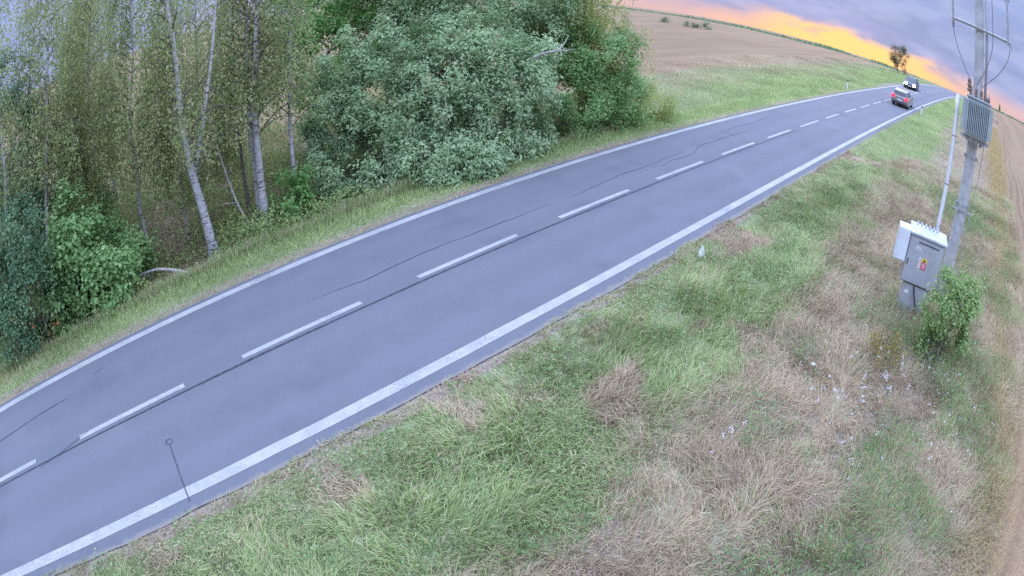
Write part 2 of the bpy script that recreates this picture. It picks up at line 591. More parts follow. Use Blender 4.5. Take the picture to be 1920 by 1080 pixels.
def leaf_object(name, C, size, ratio, mat, parent, seed, rnd=None, **kw):
    r = np.random.default_rng(seed + 99)
    n = len(C)
    sz = size * r.uniform(.6, 1.25, n)
    if rnd is None:
        rnd = r.uniform(0, 1, n)
    V, F, a = leaves(C, sz, ratio, np.clip(rnd, 0, 1), seed, **kw)
    return mesh_np(name, V, F, mat, parent, False, dict(rnd=a))


M_BIRCH_LEAF = leafmat('birch_leaf', [(0, (.19, .25, .09)), (.45, (.34, .395, .16)), (.85, (.48, .51, .23)), (1, (.60, .53, .27))], .48)
M_YELLOW_LEAF = leafmat('yellowing_birch_leaf', [(0, (.26, .33, .10)), (.5, (.41, .48, .16)), (1, (.58, .59, .24))], .45)
M_WILLOW_LEAF = leafmat('willow_leaf', [(0, (.22, .32, .15)), (.5, (.36, .49, .25)), (1, (.53, .64, .39))], .34, .6)
M_GREEN_LEAF = leafmat('green_leaf', [(0, (.13, .25, .08)), (.6, (.25, .41, .145)), (1, (.41, .56, .25))], .38)
M_BRIGHT_LEAF = leafmat('bright_leaf', [(0, (.15, .31, .08)), (.6, (.25, .47, .14)), (1, (.40, .60, .23))], .42)
M_DARK_LEAF = leafmat('dark_leaf', [(0, (.09, .17, .085)), (.6, (.16, .27, .13)), (1, (.28, .41, .21))], .3)
M_SAP_LEAF = leafmat('sapling_leaf', [(0, (.19, .29, .10)), (.6, (.33, .46, .17)), (1, (.48, .60, .27))], .38)
M_RED_LEAF = leafmat('turning_leaf', [(0, (.45, .13, .05)), (.5, (.50, .24, .08)), (1, (.40, .30, .10))], .3)
M_CREST_LEAF = leafmat('crest_tree_leaf', [(0, (.14, .14, .09)), (.6, (.23, .22, .13)), (1, (.33, .29, .17))], .35)
M_TWIG = plain('twig_bark', (.17, .14, .12), .9, var=.2, scale=20)
M_BARK_DARK = plain('dark_bark', (.13, .11, .10), .95, var=.25, scale=14, bump=.5)
M_DEAD = plain('dead_wood', (.44, .40, .36), .9, var=.2, scale=12, bump=.3)


def mat_birch_bark():
    m, nt, out = NT('birch_bark'); g = G(nt)
    v = g.coord('Object', (1, 1, 1))
    v2 = g.coord('Object', (3.5, 3.5, 16))
    a = g.noise(v2, 1.3, 5, .6); b = g.noise(v, 4, 5, .6)
    low = g.attr('low')
    col = g.mix(g.rmap(b, .3, .7), (.35, .335, .33), (.53, .51, .50))
    thr = g.math('SUBTRACT', a, g.math('MULTIPLY', low, .16))
    dark = g.math('SUBTRACT', 1.0, g.rmap(thr, .37, .45))
    col = g.mix(dark, col, (.07, .06, .06))
    col = g.mix(g.math('MULTIPLY', g.rmap(g.noise(v, 2.2, 5), .5, .7), .4), col, (.33, .30, .27))
    g.put(out.inputs[0], g.bsdf(col, .85, g.bump(a, .5, .02), spec=.15))
    return m


M_BIRCH = mat_birch_bark()


def smooth_path(pts, per=6):
    """Catmull-Rom through the points"""
    p = np.asarray(pts, float)
    q = np.vstack([2 * p[0] - p[1], p, 2 * p[-1] - p[-2]])
    out = []
    for i in range(1, len(q) - 2):
        for t in np.linspace(0, 1, per, endpoint=False):
            a, b, c, d = q[i - 1:i + 3]
            out.append(.5 * ((2 * b) + (c - a) * t + (2 * a - 5 * b + 4 * c - d) * t * t + (3 * b - a - 3 * c + d) * t ** 3))
    out.append(p[-1])
    return np.array(out)


def trunk_mesh(name, path, r0, r1, mat, parent, k=9, seed=0, flare=True):
    n = len(path)
    t = np.linspace(0, 1, n)
    rad = r0 + (r1 - r0) * t ** .9
    if flare:
        rad = rad + r0 * .55 * np.exp(-t * n * .35)
    rad = rad * (1 + .10 * (vnoise(t * n * .8, t * 0, seed) - .5))
    mb = MB().tube(path, rad, k)
    o = mb.build(name, mat, parent, True)
    zz = np.concatenate(mb.V)[:, 2]
    at = o.data.attributes.new('low', 'FLOAT', 'POINT')
    at.data.foreach_set('value', np.exp(-(zz - zz.min()) / .55).astype(np.float32))
    return o


def birch(label, pts, r0, height, crown, seed, leafmat_=None, nleaf=1.0, group='birch trees along the roadside wood', dark=False, forks=()):
    """pts: world points up the trunk as the photo shows it; the stem carries on to its full height.
    crown: (lowest hang above base, limb length)"""
    r = np.random.default_rng(seed)
    base = np.array(pts[0], float)
    P = [np.array(p, float) - base for p in pts]
    last = P[-1]; dirn = (P[-1] - P[-2]); dirn /= np.linalg.norm(dirn); dirn = dirn * .6 + np.array([0, 0, .5])
    while P[-1][2] < height - .5:
        dirn = dirn + np.array([r.normal(0, .05), r.normal(0, .05), .05]); dirn /= np.linalg.norm(dirn)
        P.append(P[-1] + dirn * min(1.6, height - P[-1][2] + .1))
    P[0] = P[0] + np.array([0, 0, -.25])
    path = smooth_path(P, 5)
    t = thing('birch_tree', tuple(base), label, 'tree', group)
    trunk_mesh('trunk', path, r0, r0 * .16, M_BARK_DARK if dark else M_BIRCH, t, 9, seed)
    for f in forks:
        fp = smooth_path([np.array(p) - base for p in f], 5)
        trunk_mesh('stem', fp, r0 * .6, r0 * .2, M_BIRCH, t, 7, seed + 3, False)
    lo, span = crown
    limbs = MB(); Cs = []; tw = MB()
    nl = int(30 * nleaf ** .5) + 8
    zs = path[:, 2]
    for i in range(nl):
        h = height * (.22 + .76 * (i + r.uniform()) / nl)
        j = int(np.clip(np.searchsorted(zs, h), 1, len(path) - 1)); s = path[j]
        az = r.uniform(0, 2 * math.pi)
        L = span * (1.15 - .75 * (h / height) ** 1.5) * r.uniform(.6, 1.15)
        o = np.array([math.cos(az), math.sin(az), 0])
        mid = s + o * L * .55 + np.array([0, 0, L * .38]); end = s + o * L + np.array([0, 0, L * r.uniform(-.15, .3)])
        pth = smooth_path([s, s + o * L * .25 + np.array([0, 0, L * .24]), mid, end], 3)
        limbs.tube(pth, np.linspace(r0 * .24, .006, len(pth)), 4, False)
        ns = int(13 * nleaf)
        for k in range(ns if s[2] + base[2] < 6.0 else int(ns * .55)):
            q = pth[int(np.clip(r.beta(2.2, 1.3) * len(pth), 1, len(pth) - 1))] + r.normal(0, .22, 3)
            hang = min(r.uniform(.6, 3.0), max(.25, q[2] - lo))
            m = max(4, int(hang * 17))
            tt = r.uniform(0, 1, m)
            off = r.normal(0, .09, (m, 3))
            sway = np.array([r.normal(0, .28), r.normal(0, .28), 0])
            Cs.append(q + np.outer(tt, np.array([0, 0, -hang])) + np.outer(tt ** 2, sway) + off)
            if k % 2 == 0:
                tw.tube([q, q + sway * .3 - np.array([0, 0, hang * .5]), q + sway - np.array([0, 0, hang])], [.007, .005, .003], 3, False)
    limbs.build('limbs', M_TWIG, t, True)
    tag(tw.build('twigs', M_TWIG, t), kind='stuff')
    C = np.concatenate(Cs)
    rn = np.clip(r.uniform(0, 1, len(C)) * .55 + .45 * fnoise(C[:, 0] * 1.3 + seed, C[:, 2] * .9, seed), 0, 1)
    leaf_object('crown', C, .118, .68, leafmat_ or M_BIRCH_LEAF, t, seed, rn, droop=.9)
    return t


def blob_points(r, n, lobes, shell=.75, clump=0.0, per=26):
    """points near the surface of a union of ellipsoid lobes (cx,cy,cz,rx,ry,rz), gathered into leafy sprays"""
    lobes = np.array(lobes, float)
    vol = lobes[:, 3] * lobes[:, 4] * lobes[:, 5]
    w = (vol ** .67) / (vol ** .67).sum()
    m = max(8, n // per) if clump else n
    idx = r.choice(len(lobes), m, p=w)
    d = r.normal(size=(m, 3)); d /= np.linalg.norm(d, axis=1)[:, None]
    rad = np.where(r.uniform(size=m) < shell, r.uniform(.84, 1.10, m), r.uniform(.4, .88, m))
    bump = 1 + .30 * (fnoise(d[:, 0] * 3 + idx * 7.7, d[:, 1] * 3 + d[:, 2] * 4, 5) - .5)
    p = lobes[idx, :3] + d * lobes[idx, 3:] * (rad * bump)[:, None]
    # drop points buried deep in another lobe
    keep = np.ones(m, bool)
    for k, l in enumerate(lobes):
        e = (((p - l[:3]) / l[3:]) ** 2).sum(1)
        keep &= ~((e < .45) & (idx != k))
    nrm = d / lobes[idx, 3:]; nrm /= np.linalg.norm(nrm, axis=1)[:, None]
    p, nrm, idx = p[keep], nrm[keep], idx[keep]
    if clump:
        i = r.integers(0, len(p), n)
        t = r.normal(0, 1, (n, 3)) * clump
        t -= nrm[i] * (t * nrm[i]).sum(1)[:, None] * .45          # sprays are flatter along the branch direction
        up = np.abs(r.normal(0, clump * .9, n))[:, None] * (nrm[i] + np.array([0, 0, .25]))
        nn = nrm[i] + t / clump * .35
        nn /= np.linalg.norm(nn, axis=1)[:, None]
        return p[i] + t + up, nn, i
    return p, nrm, idx


def shrub(name, label, cat, base, lobes, mat, seed, nros, leaf=.1, ratio=.5, per=7, spread=.09, group=None, stems=6, stem_mat=None, stem_r=.05, trunk=None, zmin=.02, crown_name='crown', shell=.72, clump=.19):
    r = np.random.default_rng(seed)
    t = thing(name, tuple(base), label, cat, group)
    p, nrm, idx = blob_points(r, nros, lobes, shell, clump)
    ok = p[:, 2] > zmin
    p, nrm, idx = p[ok], nrm[ok], idx[ok]
    # colour of a whole spray, then of each leaf
    tone = r.uniform(size=int(idx.max()) + 1)
    rs = np.clip(.15 * r.uniform(size=len(p)) + .35 * tone[idx] + .5 * fnoise(p[:, 0] * .9 + seed, p[:, 2] * .9 + p[:, 1] * .5, seed), 0, 1)
    C = np.repeat(p, per, 0) + r.normal(0, spread, (len(p) * per, 3))
    out = np.repeat(nrm * .55 + np.array([0, 0, .3]), per, 0)
    rn = np.clip(np.repeat(rs, per) * 1.15 - .1 + r.normal(0, .16, len(C)), 0, 1)
    leaf_object(crown_name, C, leaf, ratio, mat, t, seed, rn, out=out)
    mb = MB()
    lob = np.array(lobes, float)
    if trunk:
        tr = smooth_path([(0, 0, -.2), (r.normal(0, .06), r.normal(0, .06), trunk[1] * .5), (r.normal(0, .12), r.normal(0, .12), trunk[1])], 5)
        trunk_mesh('trunk', tr, trunk[0], trunk[0] * .45, stem_mat or M_BARK_DARK, t, 8, seed)
        root = tr[-3]
    for k in range(stems):
        l = lob[k % len(lob)]
        e = l[:3] + r.normal(0, .35, 3) * l[3:]
        s = np.array([r.normal(0, .25), r.normal(0, .25), -.15]) if not trunk else root
        m = (s + e) / 2 + np.array([r.normal(0, .2), r.normal(0, .2), .3])
        pth = smooth_path([s, m, e], 4)
        mb.tube(pth, np.linspace(stem_r, stem_r * .25, len(pth)), 5, False)
        for b in range(4):
            q = pth[r.integers(3, len(pth))]; e2 = q + r.normal(0, .5, 3) * np.minimum(l[3:], 1.2) * .9 + np.array([0, 0, .25])
            mb.tube([q, (q + e2) / 2 + np.array([0, 0, .08]), e2], [stem_r * .35, stem_r * .25, .006], 4, False)
    mb.build('limbs' if trunk else 'stems', stem_mat or M_TWIG, t, True)
    return t


# --- birches, from the verge inwards
birch('thick white birch leaning left with a forked stem, its foot beside the fallen branch',
      [(-9.17, 14.76, -.73), (-9.28, 14.69, .64), (-9.51, 14.54, 2.43), (-9.65, 14.45, 3.81), (-9.70, 14.41, 5.33), (-9.84, 14.32, 6.72), (-10.01, 14.20, 7.81)],
      .155, 12.5, (3.4, 2.2), 11, nleaf=.9,
      forks=[[(-9.46, 14.58, 2.0), (-9.24, 14.72, 2.85), (-9.0, 14.87, 3.95), (-8.76, 15.01, 5.39), (-8.66, 15.07, 6.72), (-8.6, 15.1, 8.4)]])
birch('upright white birch, nearer stem of the close pair beside the leaning dead stick',
      [(-8.07, 16.80, -.61), (-8.09, 16.79, .8), (-8.12, 16.78, 3.62), (-8.04, 16.81, 5.12), (-8.01, 16.83, 7.17)], .15, 13.0, (4.0, 2.0), 12, nleaf=.8)
birch('upright white birch, farther stem of the close pair beside the leaning dead stick',
      [(-8.36, 16.97, -.62), (-8.33, 16.99, .81), (-8.42, 16.94, 3.25), (-8.43, 16.94, 5.16), (-8.46, 16.92, 7.25)], .13, 12.2, (4.4, 1.9), 13, nleaf=.7)
birch('slim dark-barked tree just left of the close pair of white birches',
      [(-8.72, 17.03, -.64), (-8.81, 16.99, .76), (-8.88, 16.95, 3.03), (-8.91, 16.93, 5.09), (-8.98, 16.9, 6.98)], .07, 10.5, (4.2, 1.5), 14, nleaf=.5, dark=True)
birch('single straight white birch at the left edge of the big grey-green willow',
      [(-7.39, 17.89, -.54), (-7.31, 17.92, .74), (-7.32, 17.92, 2.91), (-7.27, 17.94, 5.08), (-7.28, 17.94, 6.98)], .095, 12.0, (4.6, 1.8), 15, nleaf=.7)
birch('crooked slim birch standing behind the low shrub next to the fallen branch',
      [(-12.52, 15.34, -.91), (-12.59, 15.29, .23), (-12.62, 15.26, .94), (-12.52, 15.34, 2.27), (-12.62, 15.26, 3.84), (-12.42, 15.42, 6.11), (-12.49, 15.37, 7.98)],
      .10, 12.5, (2.6, 2.4), 16, nleaf=1.1)
birch('short-limbed birch deeper in the wood behind the maple-leaved shrub',
      [(-16.51, 16.55, -1.11), (-16.4, 16.66, .11), (-16.3, 16.77, 2.16), (-16.26, 16.8, 4.26), (-16.24, 16.82, 6.57)], .12, 12.5, (1.9, 2.7), 17, nleaf=1.2)
birch('tall thin pale birch rising straight above the left shrubs',
      [(-15.1, 11.6, -1.2), (-14.95, 11.75, .6), (-14.69, 12.05, 2.83), (-14.46, 12.33, 4.82), (-14.37, 12.43, 6.52), (-14.3, 12.51, 8.18)], .085, 12.5, (4.4, 2.0), 18, nleaf=.8)
birch('thin pale birch seen at the upper left beside the dark oak crown',
      [(-17.0, 12.3, -1.25), (-16.69, 12.74, 3.47), (-16.53, 12.96, 4.88), (-16.37, 13.16, 6.95), (-16.23, 13.33, 9.0)], .085, 13.0, (4.5, 2.2), 19, nleaf=.8)
birch('slender birch at the back of the wood with a bent upper stem',
      [(-18.4, 18.4, -1.2), (-18.48, 18.29, 3.8), (-18.45, 18.32, 5.27), (-18.51, 18.26, 6.16), (-18.6, 18.17, 8.34)], .09, 12.5, (2.2, 2.6), 20, nleaf=1.1)
birch('pale birch trunk showing above the left half of the willow',
      [(-5.3, 24.45, -.25), (-5.33, 24.42, 3.4), (-5.41, 24.41, 5.1), (-5.5, 24.39, 6.59)], .12, 11.5, (4.2, 2.4), 21, nleaf=1.0)
birch('pale birch trunk showing above the middle of the willow',
      [(-3.5, 25.8, -.1), (-3.63, 25.75, 3.89), (-3.69, 25.74, 5.16), (-3.72, 25.73, 6.45)], .11, 11.5, (4.0, 2.4), 22, nleaf=1.1)
birch('yellowing birch with drooping foliage at the right end of the wood',
      [(3.0, 26.6, .3), (2.95, 26.6, 2.5), (2.9, 26.55, 5.0), (2.85, 26.5, 7.0)], .12, 10.5, (1.4, 2.5), 23, M_YELLOW_LEAF, 2.2)
birch('yellow-green birch behind the willow next to the dead branch',
      [(.6, 27.2, .15), (.62, 27.2, 3.0), (.55, 27.15, 6.0)], .12, 11.0, (2.2, 2.4), 24, M_YELLOW_LEAF, 1.7)
birch('birch at the back of the wood between the leaning birch and the close pair',
      [(-14.0, 22.5, -1.0), (-13.9, 22.5, 3.0), (-13.95, 22.4, 7.0)], .10, 11.5, (3.4, 2.4), 25, nleaf=.9)
birch('birch at the back of the wood left of the crooked slim birch',
      [(-19.5, 21.5, -1.2), (-19.45, 21.5, 3.0), (-19.6, 21.4, 7.0)], .11, 12.0, (2.4, 2.6), 26, nleaf=1.0)
birch('birch at the far left edge with a pale leaning stem above the berry shrub',
      [(-14.6, 8.6, -.9), (-14.2, 9.2, 2.0), (-13.95, 9.6, 4.3), (-13.95, 9.6, 5.7), (-14.0, 9.55, 7.2)], .09, 11.0, (4.6, 1.9), 27, nleaf=.7)

birch('young slim birch standing between the crooked birch and the leaning birch',
      [(-11.3, 16.4, -.9), (-11.25, 16.4, 1.5), (-11.35, 16.35, 4.0), (-11.3, 16.3, 6.5)], .05, 9.0, (1.2, 1.5), 28, nleaf=.8)
birch('young slim birch just behind the leaning dead stick',
      [(-10.2, 18.4, -.75), (-10.25, 18.4, 1.5), (-10.2, 18.45, 4.0), (-10.3, 18.4, 6.5)], .05, 9.0, (1.5, 1.4), 29, nleaf=.7)
birch('young slim birch rising out of the back of the maple-leaved shrub',
      [(-14.4, 13.9, -1.1), (-14.3, 13.9, 1.5), (-14.4, 13.95, 4.0), (-14.3, 13.9, 6.5)], .05, 9.0, (1.0, 1.6), 30, nleaf=.9)

# --- shrubs and broadleaved trees
shrub('willow_bush', 'big rounded grey-green willow bush hanging over the far verge', 'bush', (-3.2, 20.0, -.25),
      [(0, 0, 2.1, 2.4, 1.8, 2.1), (-2.0, -.7, 1.5, 1.5, 1.3, 1.6), (1.9, .5, 2.2, 1.8, 1.7, 2.0), (.6, .4, 3.7, 2.0, 1.6, 1.6), (-1.5, .3, 3.3, 1.6, 1.5, 1.6), (2.9, .9, 3.3, 1.3, 1.3, 1.4),
       (.3, -1.3, 1.0, 1.6, .9, 1.1), (-2.6, -1.3, .8, .95, .7, .95), (-2.7, .3, 4.3, 1.1, .9, 1.1), (1.7, .6, 5.1, 1.2, 1.0, .9), (-.6, .4, 5.1, 1.3, 1.0, .9), (3.6, 1.0, 2.2, .8, .9, 1.5), (-3.1, -.4, 2.6, .9, .9, 1.2), (3.6, 1.1, 4.3, .9, .9, 1.0), (-1.2, -1.3, .6, 1.2, .7, .8), (1.6, -.9, .9, 1.1, .7, .9)],
      M_WILLOW_LEAF, 31, 12500, .155, .5, 6, .075, stems=14, stem_r=.06, clump=.21)
shrub('willow_tree', 'tall grey-green willow tree filling the gap behind the big willow bush', 'tree', (-2.6, 24.2, -.2),
      [(0, 0, 4.8, 2.0, 1.5, 1.5), (-2.2, .2, 5.2, 1.7, 1.4, 1.5), (2.3, .2, 5.0, 1.9, 1.5, 1.6), (.8, .2, 6.8, 1.9, 1.5, 1.5), (-1.4, .2, 7.2, 1.7, 1.4, 1.4), (2.8, .2, 6.9, 1.7, 1.4, 1.4), (-3.4, .3, 6.6, 1.3, 1.2, 1.3)],
      M_WILLOW_LEAF, 41, 7000, .16, .5, 5, .09, stems=14, trunk=(.16, 3.6), stem_r=.06, clump=.24)
shrub('broadleaf_bush', 'dark green leafy bush between the willow and the open meadow', 'bush', (2.9, 24.4, .3),
      [(0, 0, 1.9, 1.6, 1.5, 2.0), (1.3, .2, 2.2, 1.15, 1.2, 1.9), (-.9, -.3, 1.4, 1.2, 1.2, 1.5), (.9, .1, 3.9, 1.2, 1.2, 1.5), (.2, .3, 3.4, 1.4, 1.3, 1.6)],
      M_GREEN_LEAF, 32, 4200, .115, .7, 6, .10, stems=9, stem_r=.05)
shrub('low_bush', 'low loose bush at the meadow end of the roadside wood', 'bush', (5.9, 26.2, .9),
      [(0, 0, .7, 1.0, .9, 1.0), (.8, .3, .5, .9, .8, .7), (-.6, -.2, 1.0, .7, .7, 1.0)],
      M_YELLOW_LEAF, 33, 900, .10, .55, 6, .1, stems=5, stem_r=.025)
shrub('maple_tree', 'bright green maple behind the single straight birch', 'tree', (-8.6, 24.2, -.45),
      [(0, 0, 4.8, 1.9, 1.8, 1.9), (1.5, .2, 5.5, 1.7, 1.6, 1.7), (-.6, 0, 6.6, 1.8, 1.7, 1.7), (1.0, 0, 3.2, 1.4, 1.4, 1.2), (1.4, 0, 7.3, 1.8, 1.7, 1.6)],
      M_BRIGHT_LEAF, 34, 4300, .15, .8, 5, .12, stems=9, trunk=(.13, 4.2), stem_r=.05)
shrub('oak_tree', 'dark green tree at the left edge of the picture above the berry shrub', 'tree', (-16.3, 12.0, -1.25),
      [(0, 0, 4.4, 1.5, 1.5, 1.8), (-.5, .2, 6.2, 1.5, 1.5, 1.7), (.3, .2, 2.6, 1.3, 1.3, 1.3), (-.4, -.4, 8.0, 1.4, 1.4, 1.3)],
      M_DARK_LEAF, 35, 3000, .13, .6, 5, .12, stems=9, trunk=(.14, 4.0), stem_r=.05)
shrub('maple_shrub', 'maple-leaved shrub with big fresh green leaves at the ditch on the left', 'shrub', (-12.35, 11.0, -.95),
      [(0, 0, 1.9, 1.0, 1.0, 1.4), (.5, .1, 1.0, .85, .8, .9), (-.6, -.5, 1.1, .9, .9, 1.1), (.1, .1, 3.1, .75, .75, .9), (.9, .7, 1.3, .7, .7, .8)],
      M_GREEN_LEAF, 36, 2300, .15, .8, 5, .10, stems=7, stem_r=.03)
shrub('berry_shrub', 'dark shrub dotted with orange leaves at the left edge of the picture', 'shrub', (-13.4, 9.3, -.9),
      [(0, 0, 1.8, 1.1, 1.1, 1.5), (-.7, -.7, 1.3, 1.1, 1.1, 1.4), (.1, .2, 3.3, 1.0, 1.0, 1.1), (-.9, -.9, 2.8, 1.0, 1.0, 1.2), (.4, .3, .7, .8, .8, .8)],
      M_DARK_LEAF, 37, 2800, .12, .65, 6, .10, stems=6, stem_r=.03)
shrub('hazel_shrub', 'leafy shrub between the maple-leaved shrub and the fallen branch', 'shrub', (-12.6, 13.6, -.95),
      [(0, 0, .9, .9, .9, .9), (.7, -.3, .6, .7, .7, .6), (-.7, .2, 1.3, .8, .8, 1.1)],
      M_GREEN_LEAF, 38, 950, .13, .75, 5, .1, stems=5, stem_r=.025)
shrub('young_maple', 'small bright green bush under the single straight birch', 'shrub', (-7.2, 17.3, -.5),
      [(0, 0, .75, .45, .45, .6), (.2, .1, 1.3, .4, .4, .5), (-.25, 0, .4, .4, .4, .35)],
      M_BRIGHT_LEAF, 39, 260, .13, .8, 5, .08, stems=4, stem_r=.018)
shrub('thicket_bush', 'dark thicket bush behind the leaning birch at the back of the wood', 'bush', (-17.6, 14.4, -1.2),
      [(0, 0, 1.5, 1.8, 1.5, 1.9), (1.6, 1.3, 1.1, 1.5, 1.2, 1.4), (-1.2, -1.2, 2.3, 1.6, 1.4, 2.3), (-2.2, -2.6, 2.2, 1.5, 1.4, 2.2)],
      M_DARK_LEAF, 40, 3600, .13, .6, 6, .12, stems=6, stem_r=.04)
# a few turning leaves in the berry shrub
r_ = np.random.default_rng(5)
p_, n_, _ = blob_points(r_, 60, [(0, 0, 1.8, 1.05, 1.05, 1.5), (-.7, -.7, 1.6, 1.05, 1.05, 1.3)], 1.0)
bs = bpy.data.objects['berry_shrub']
leaf_object('orange_leaves', np.repeat(p_, 3, 0) + r_.normal(0, .05, (len(p_) * 3, 3)), .13, .7, M_RED_LEAF, bs, 77, out=np.repeat(n_, 3, 0))

# lone tree on the crest
shrub('crest_tree', 'lone small tree against the sunset on the crest beside the road', 'tree', (65.1, 82.5, 5.55),
      [(0, 0, 2.6, 1.5, 1.5, 1.7), (-.8, .5, 3.3, 1.1, 1.1, 1.3), (.9, -.5, 3.2, 1.1, 1.1, 1.5), (.2, 0, 4.5, .9, .9, 1.0), (.9, -.9, 1.4, .8, .8, 1.0), (-.2, .3, 5.6, .35, .35, .6), (.9, -.6, 5.0, .4, .4, .7)],
      M_CREST_LEAF, 50, 700, .22, .6, 5, .22, stems=12, trunk=(.11, 1.8), stem_r=.05, stem_mat=M_BARK_DARK, shell=.45)

# dead stick leaning on the pair of birches, fallen branch, bare branch over the willow
st = thing('dead_stick', (-8.40, 16.52, -.64), 'thin grey dead stick leaning against the close pair of birches', 'dead branch')
MB().tube(smooth_path([(.02, .02, -.1), (-.46, -.24, 1.17), (-.91, -.49, 3.33), (-1.02, -.56, 4.11)], 5), np.linspace(.055, .012, 16), 6).build('stick', M_DEAD, st, True)
MB().tube([(-.46, -.24, 1.17), (-.75, -.5, 1.25), (-1.1, -.6, 1.2)], [.02, .014, .005], 5).build('side_twig', M_DEAD, st, True)
fb = thing('fallen_branch', (-10.35, 12.75, gz(-10.35, 12.75)), 'bare pale fallen branch lying in the undergrowth at the foot of the birches', 'dead branch')
MB().tube(smooth_path([(-1.35, -.1, .36), (-.9, 0, .50), (-.1, .12, .66), (.6, .18, .62), (1.25, .22, .50)], 5), np.linspace(.032, .062, 21), 7).build('branch', M_DEAD, fb, True)
MB().tube([(-1.0, 0, .48), (-1.25, -.2, .3), (-1.4, -.35, .12)], [.025, .018, .008], 5).build('fork', M_DEAD, fb, True)
MB().tube([(-.5, .06, .58), (-.7, -.05, .4), (-.85, -.12, .1)], [.02, .014, .006], 5).build('fork', M_DEAD, fb, True)
MB().tube([(.7, .18, .62), (.9, .1, .35), (1.0, .02, .0)], [.03, .02, .01], 5).build('fork', M_DEAD, fb, True)
db = thing('bare_branch', (.75, 19.0, 4.5), 'bare grey broken branch sticking out at the top of the willow', 'dead branch')
MB().tube(smooth_path([(-.25, .5, -.15), (.1, .15, .08), (.45, .02, .2), (.7, .1, .42), (.85, .2, .75)], 4), np.linspace(.05, .012, 17), 6).build('branch', M_DEAD, db, True)
MB().tube([(.45, .02, .2), (.75, -.1, .22), (1.0, -.1, .3)], [.03, .02, .006], 5).build('side_twig', M_DEAD, db, True)


# ------------------------------------------------------------------ grass and other ground cover
def blades(name, u, v, h, w, lean, ldir, rnd, dry, mat, seed, label, cat):
    """bent two-piece blades; lean 0..1"""
    r = np.random.default_rng(seed)
    n = len(u)
    B = P3(u, v, -.02)
    x = np.cos(ldir); y = np.sin(ldir)
    D = np.stack([x, y, np.zeros(n)], 1)
    sa = ldir + math.pi / 2 + r.normal(0, .5, n)
    S = np.stack([np.cos(sa), np.sin(sa), np.zeros(n)], 1) * (w / 2)[:, None]
    m = B + D * (h * lean * .38)[:, None]; m[:, 2] += h * .58 * (1 - .35 * lean)
    t = B + D * (h * lean * .95)[:, None]; t[:, 2] += h * (1 - .72 * lean ** 1.3)
    V = np.stack([B - S, B + S, m + S * .8, m - S * .8, t], 1).reshape(-1, 3)
    i = np.arange(n)[:, None] * 5
    Q = i + np.array([[0, 1, 2, 3]]); Tn = i + np.array([[3, 2, 4]])
    o = mesh_np(name, V, [Q, Tn], mat, None, False, dict(rnd=np.repeat(rnd, 5), dry=np.repeat(dry, 5)))
    return tag(o, label, cat, kind='stuff')


def mat_grass():
    m, nt, out = NT('grass_blade'); g = G(nt)
    r = g.attr('rnd'); d = g.attr('dry')
    gr = g.ramp(r, [(0, (.22, .285, .115)), (.45, (.385, .48, .195)), (.8, (.54, .61, .275)), (1, (.66, .71, .40))])
    dr = g.ramp(r, [(0, (.28, .20, .135)), (.4, (.51, .39, .265)), (.75, (.68, .545, .38)), (1, (.82, .70, .52))])
    col = g.mix(g.rmap(d, .35, .65), gr, dr)
    b = g.bsdf(col, .6, spec=.2)
    t = g.n('ShaderNodeBsdfTranslucent'); g.put(t.inputs[0], col)
    mx = g.n('ShaderNodeMixShader'); mx.inputs[0].default_value = .36
    g.put(mx.inputs[1], b); g.put(mx.inputs[2], t.outputs[0]); g.put(out.inputs[0], mx.outputs[0])
    return m


M_GRASS = mat_grass()
M_GOLDGRASS = leafmat('golden_straw', [(0, (.32, .25, .11)), (.5, (.50, .39, .18)), (1, (.66, .54, .29))], .3)


def scatter(r, n, u0, u1, v0, v1, clump=0.):
    if clump:
        k = max(1, n // 14)
        cu = r.uniform(u0, u1, k); cv = r.uniform(v0, v1, k); i = r.integers(0, k, n)
        return cu[i] + r.normal(0, clump, n), cv[i] + r.normal(0, clump, n)
    return r.uniform(u0, u1, n), r.uniform(v0, v1, n)


# boundary between lush green roadside strip and the dry weeds
def vb(u):
    return -6.75 + .8 * sm(-12, -2, u) + .8 * (fnoise(u * .45, u * 0 + 2.2, 61) - .5)


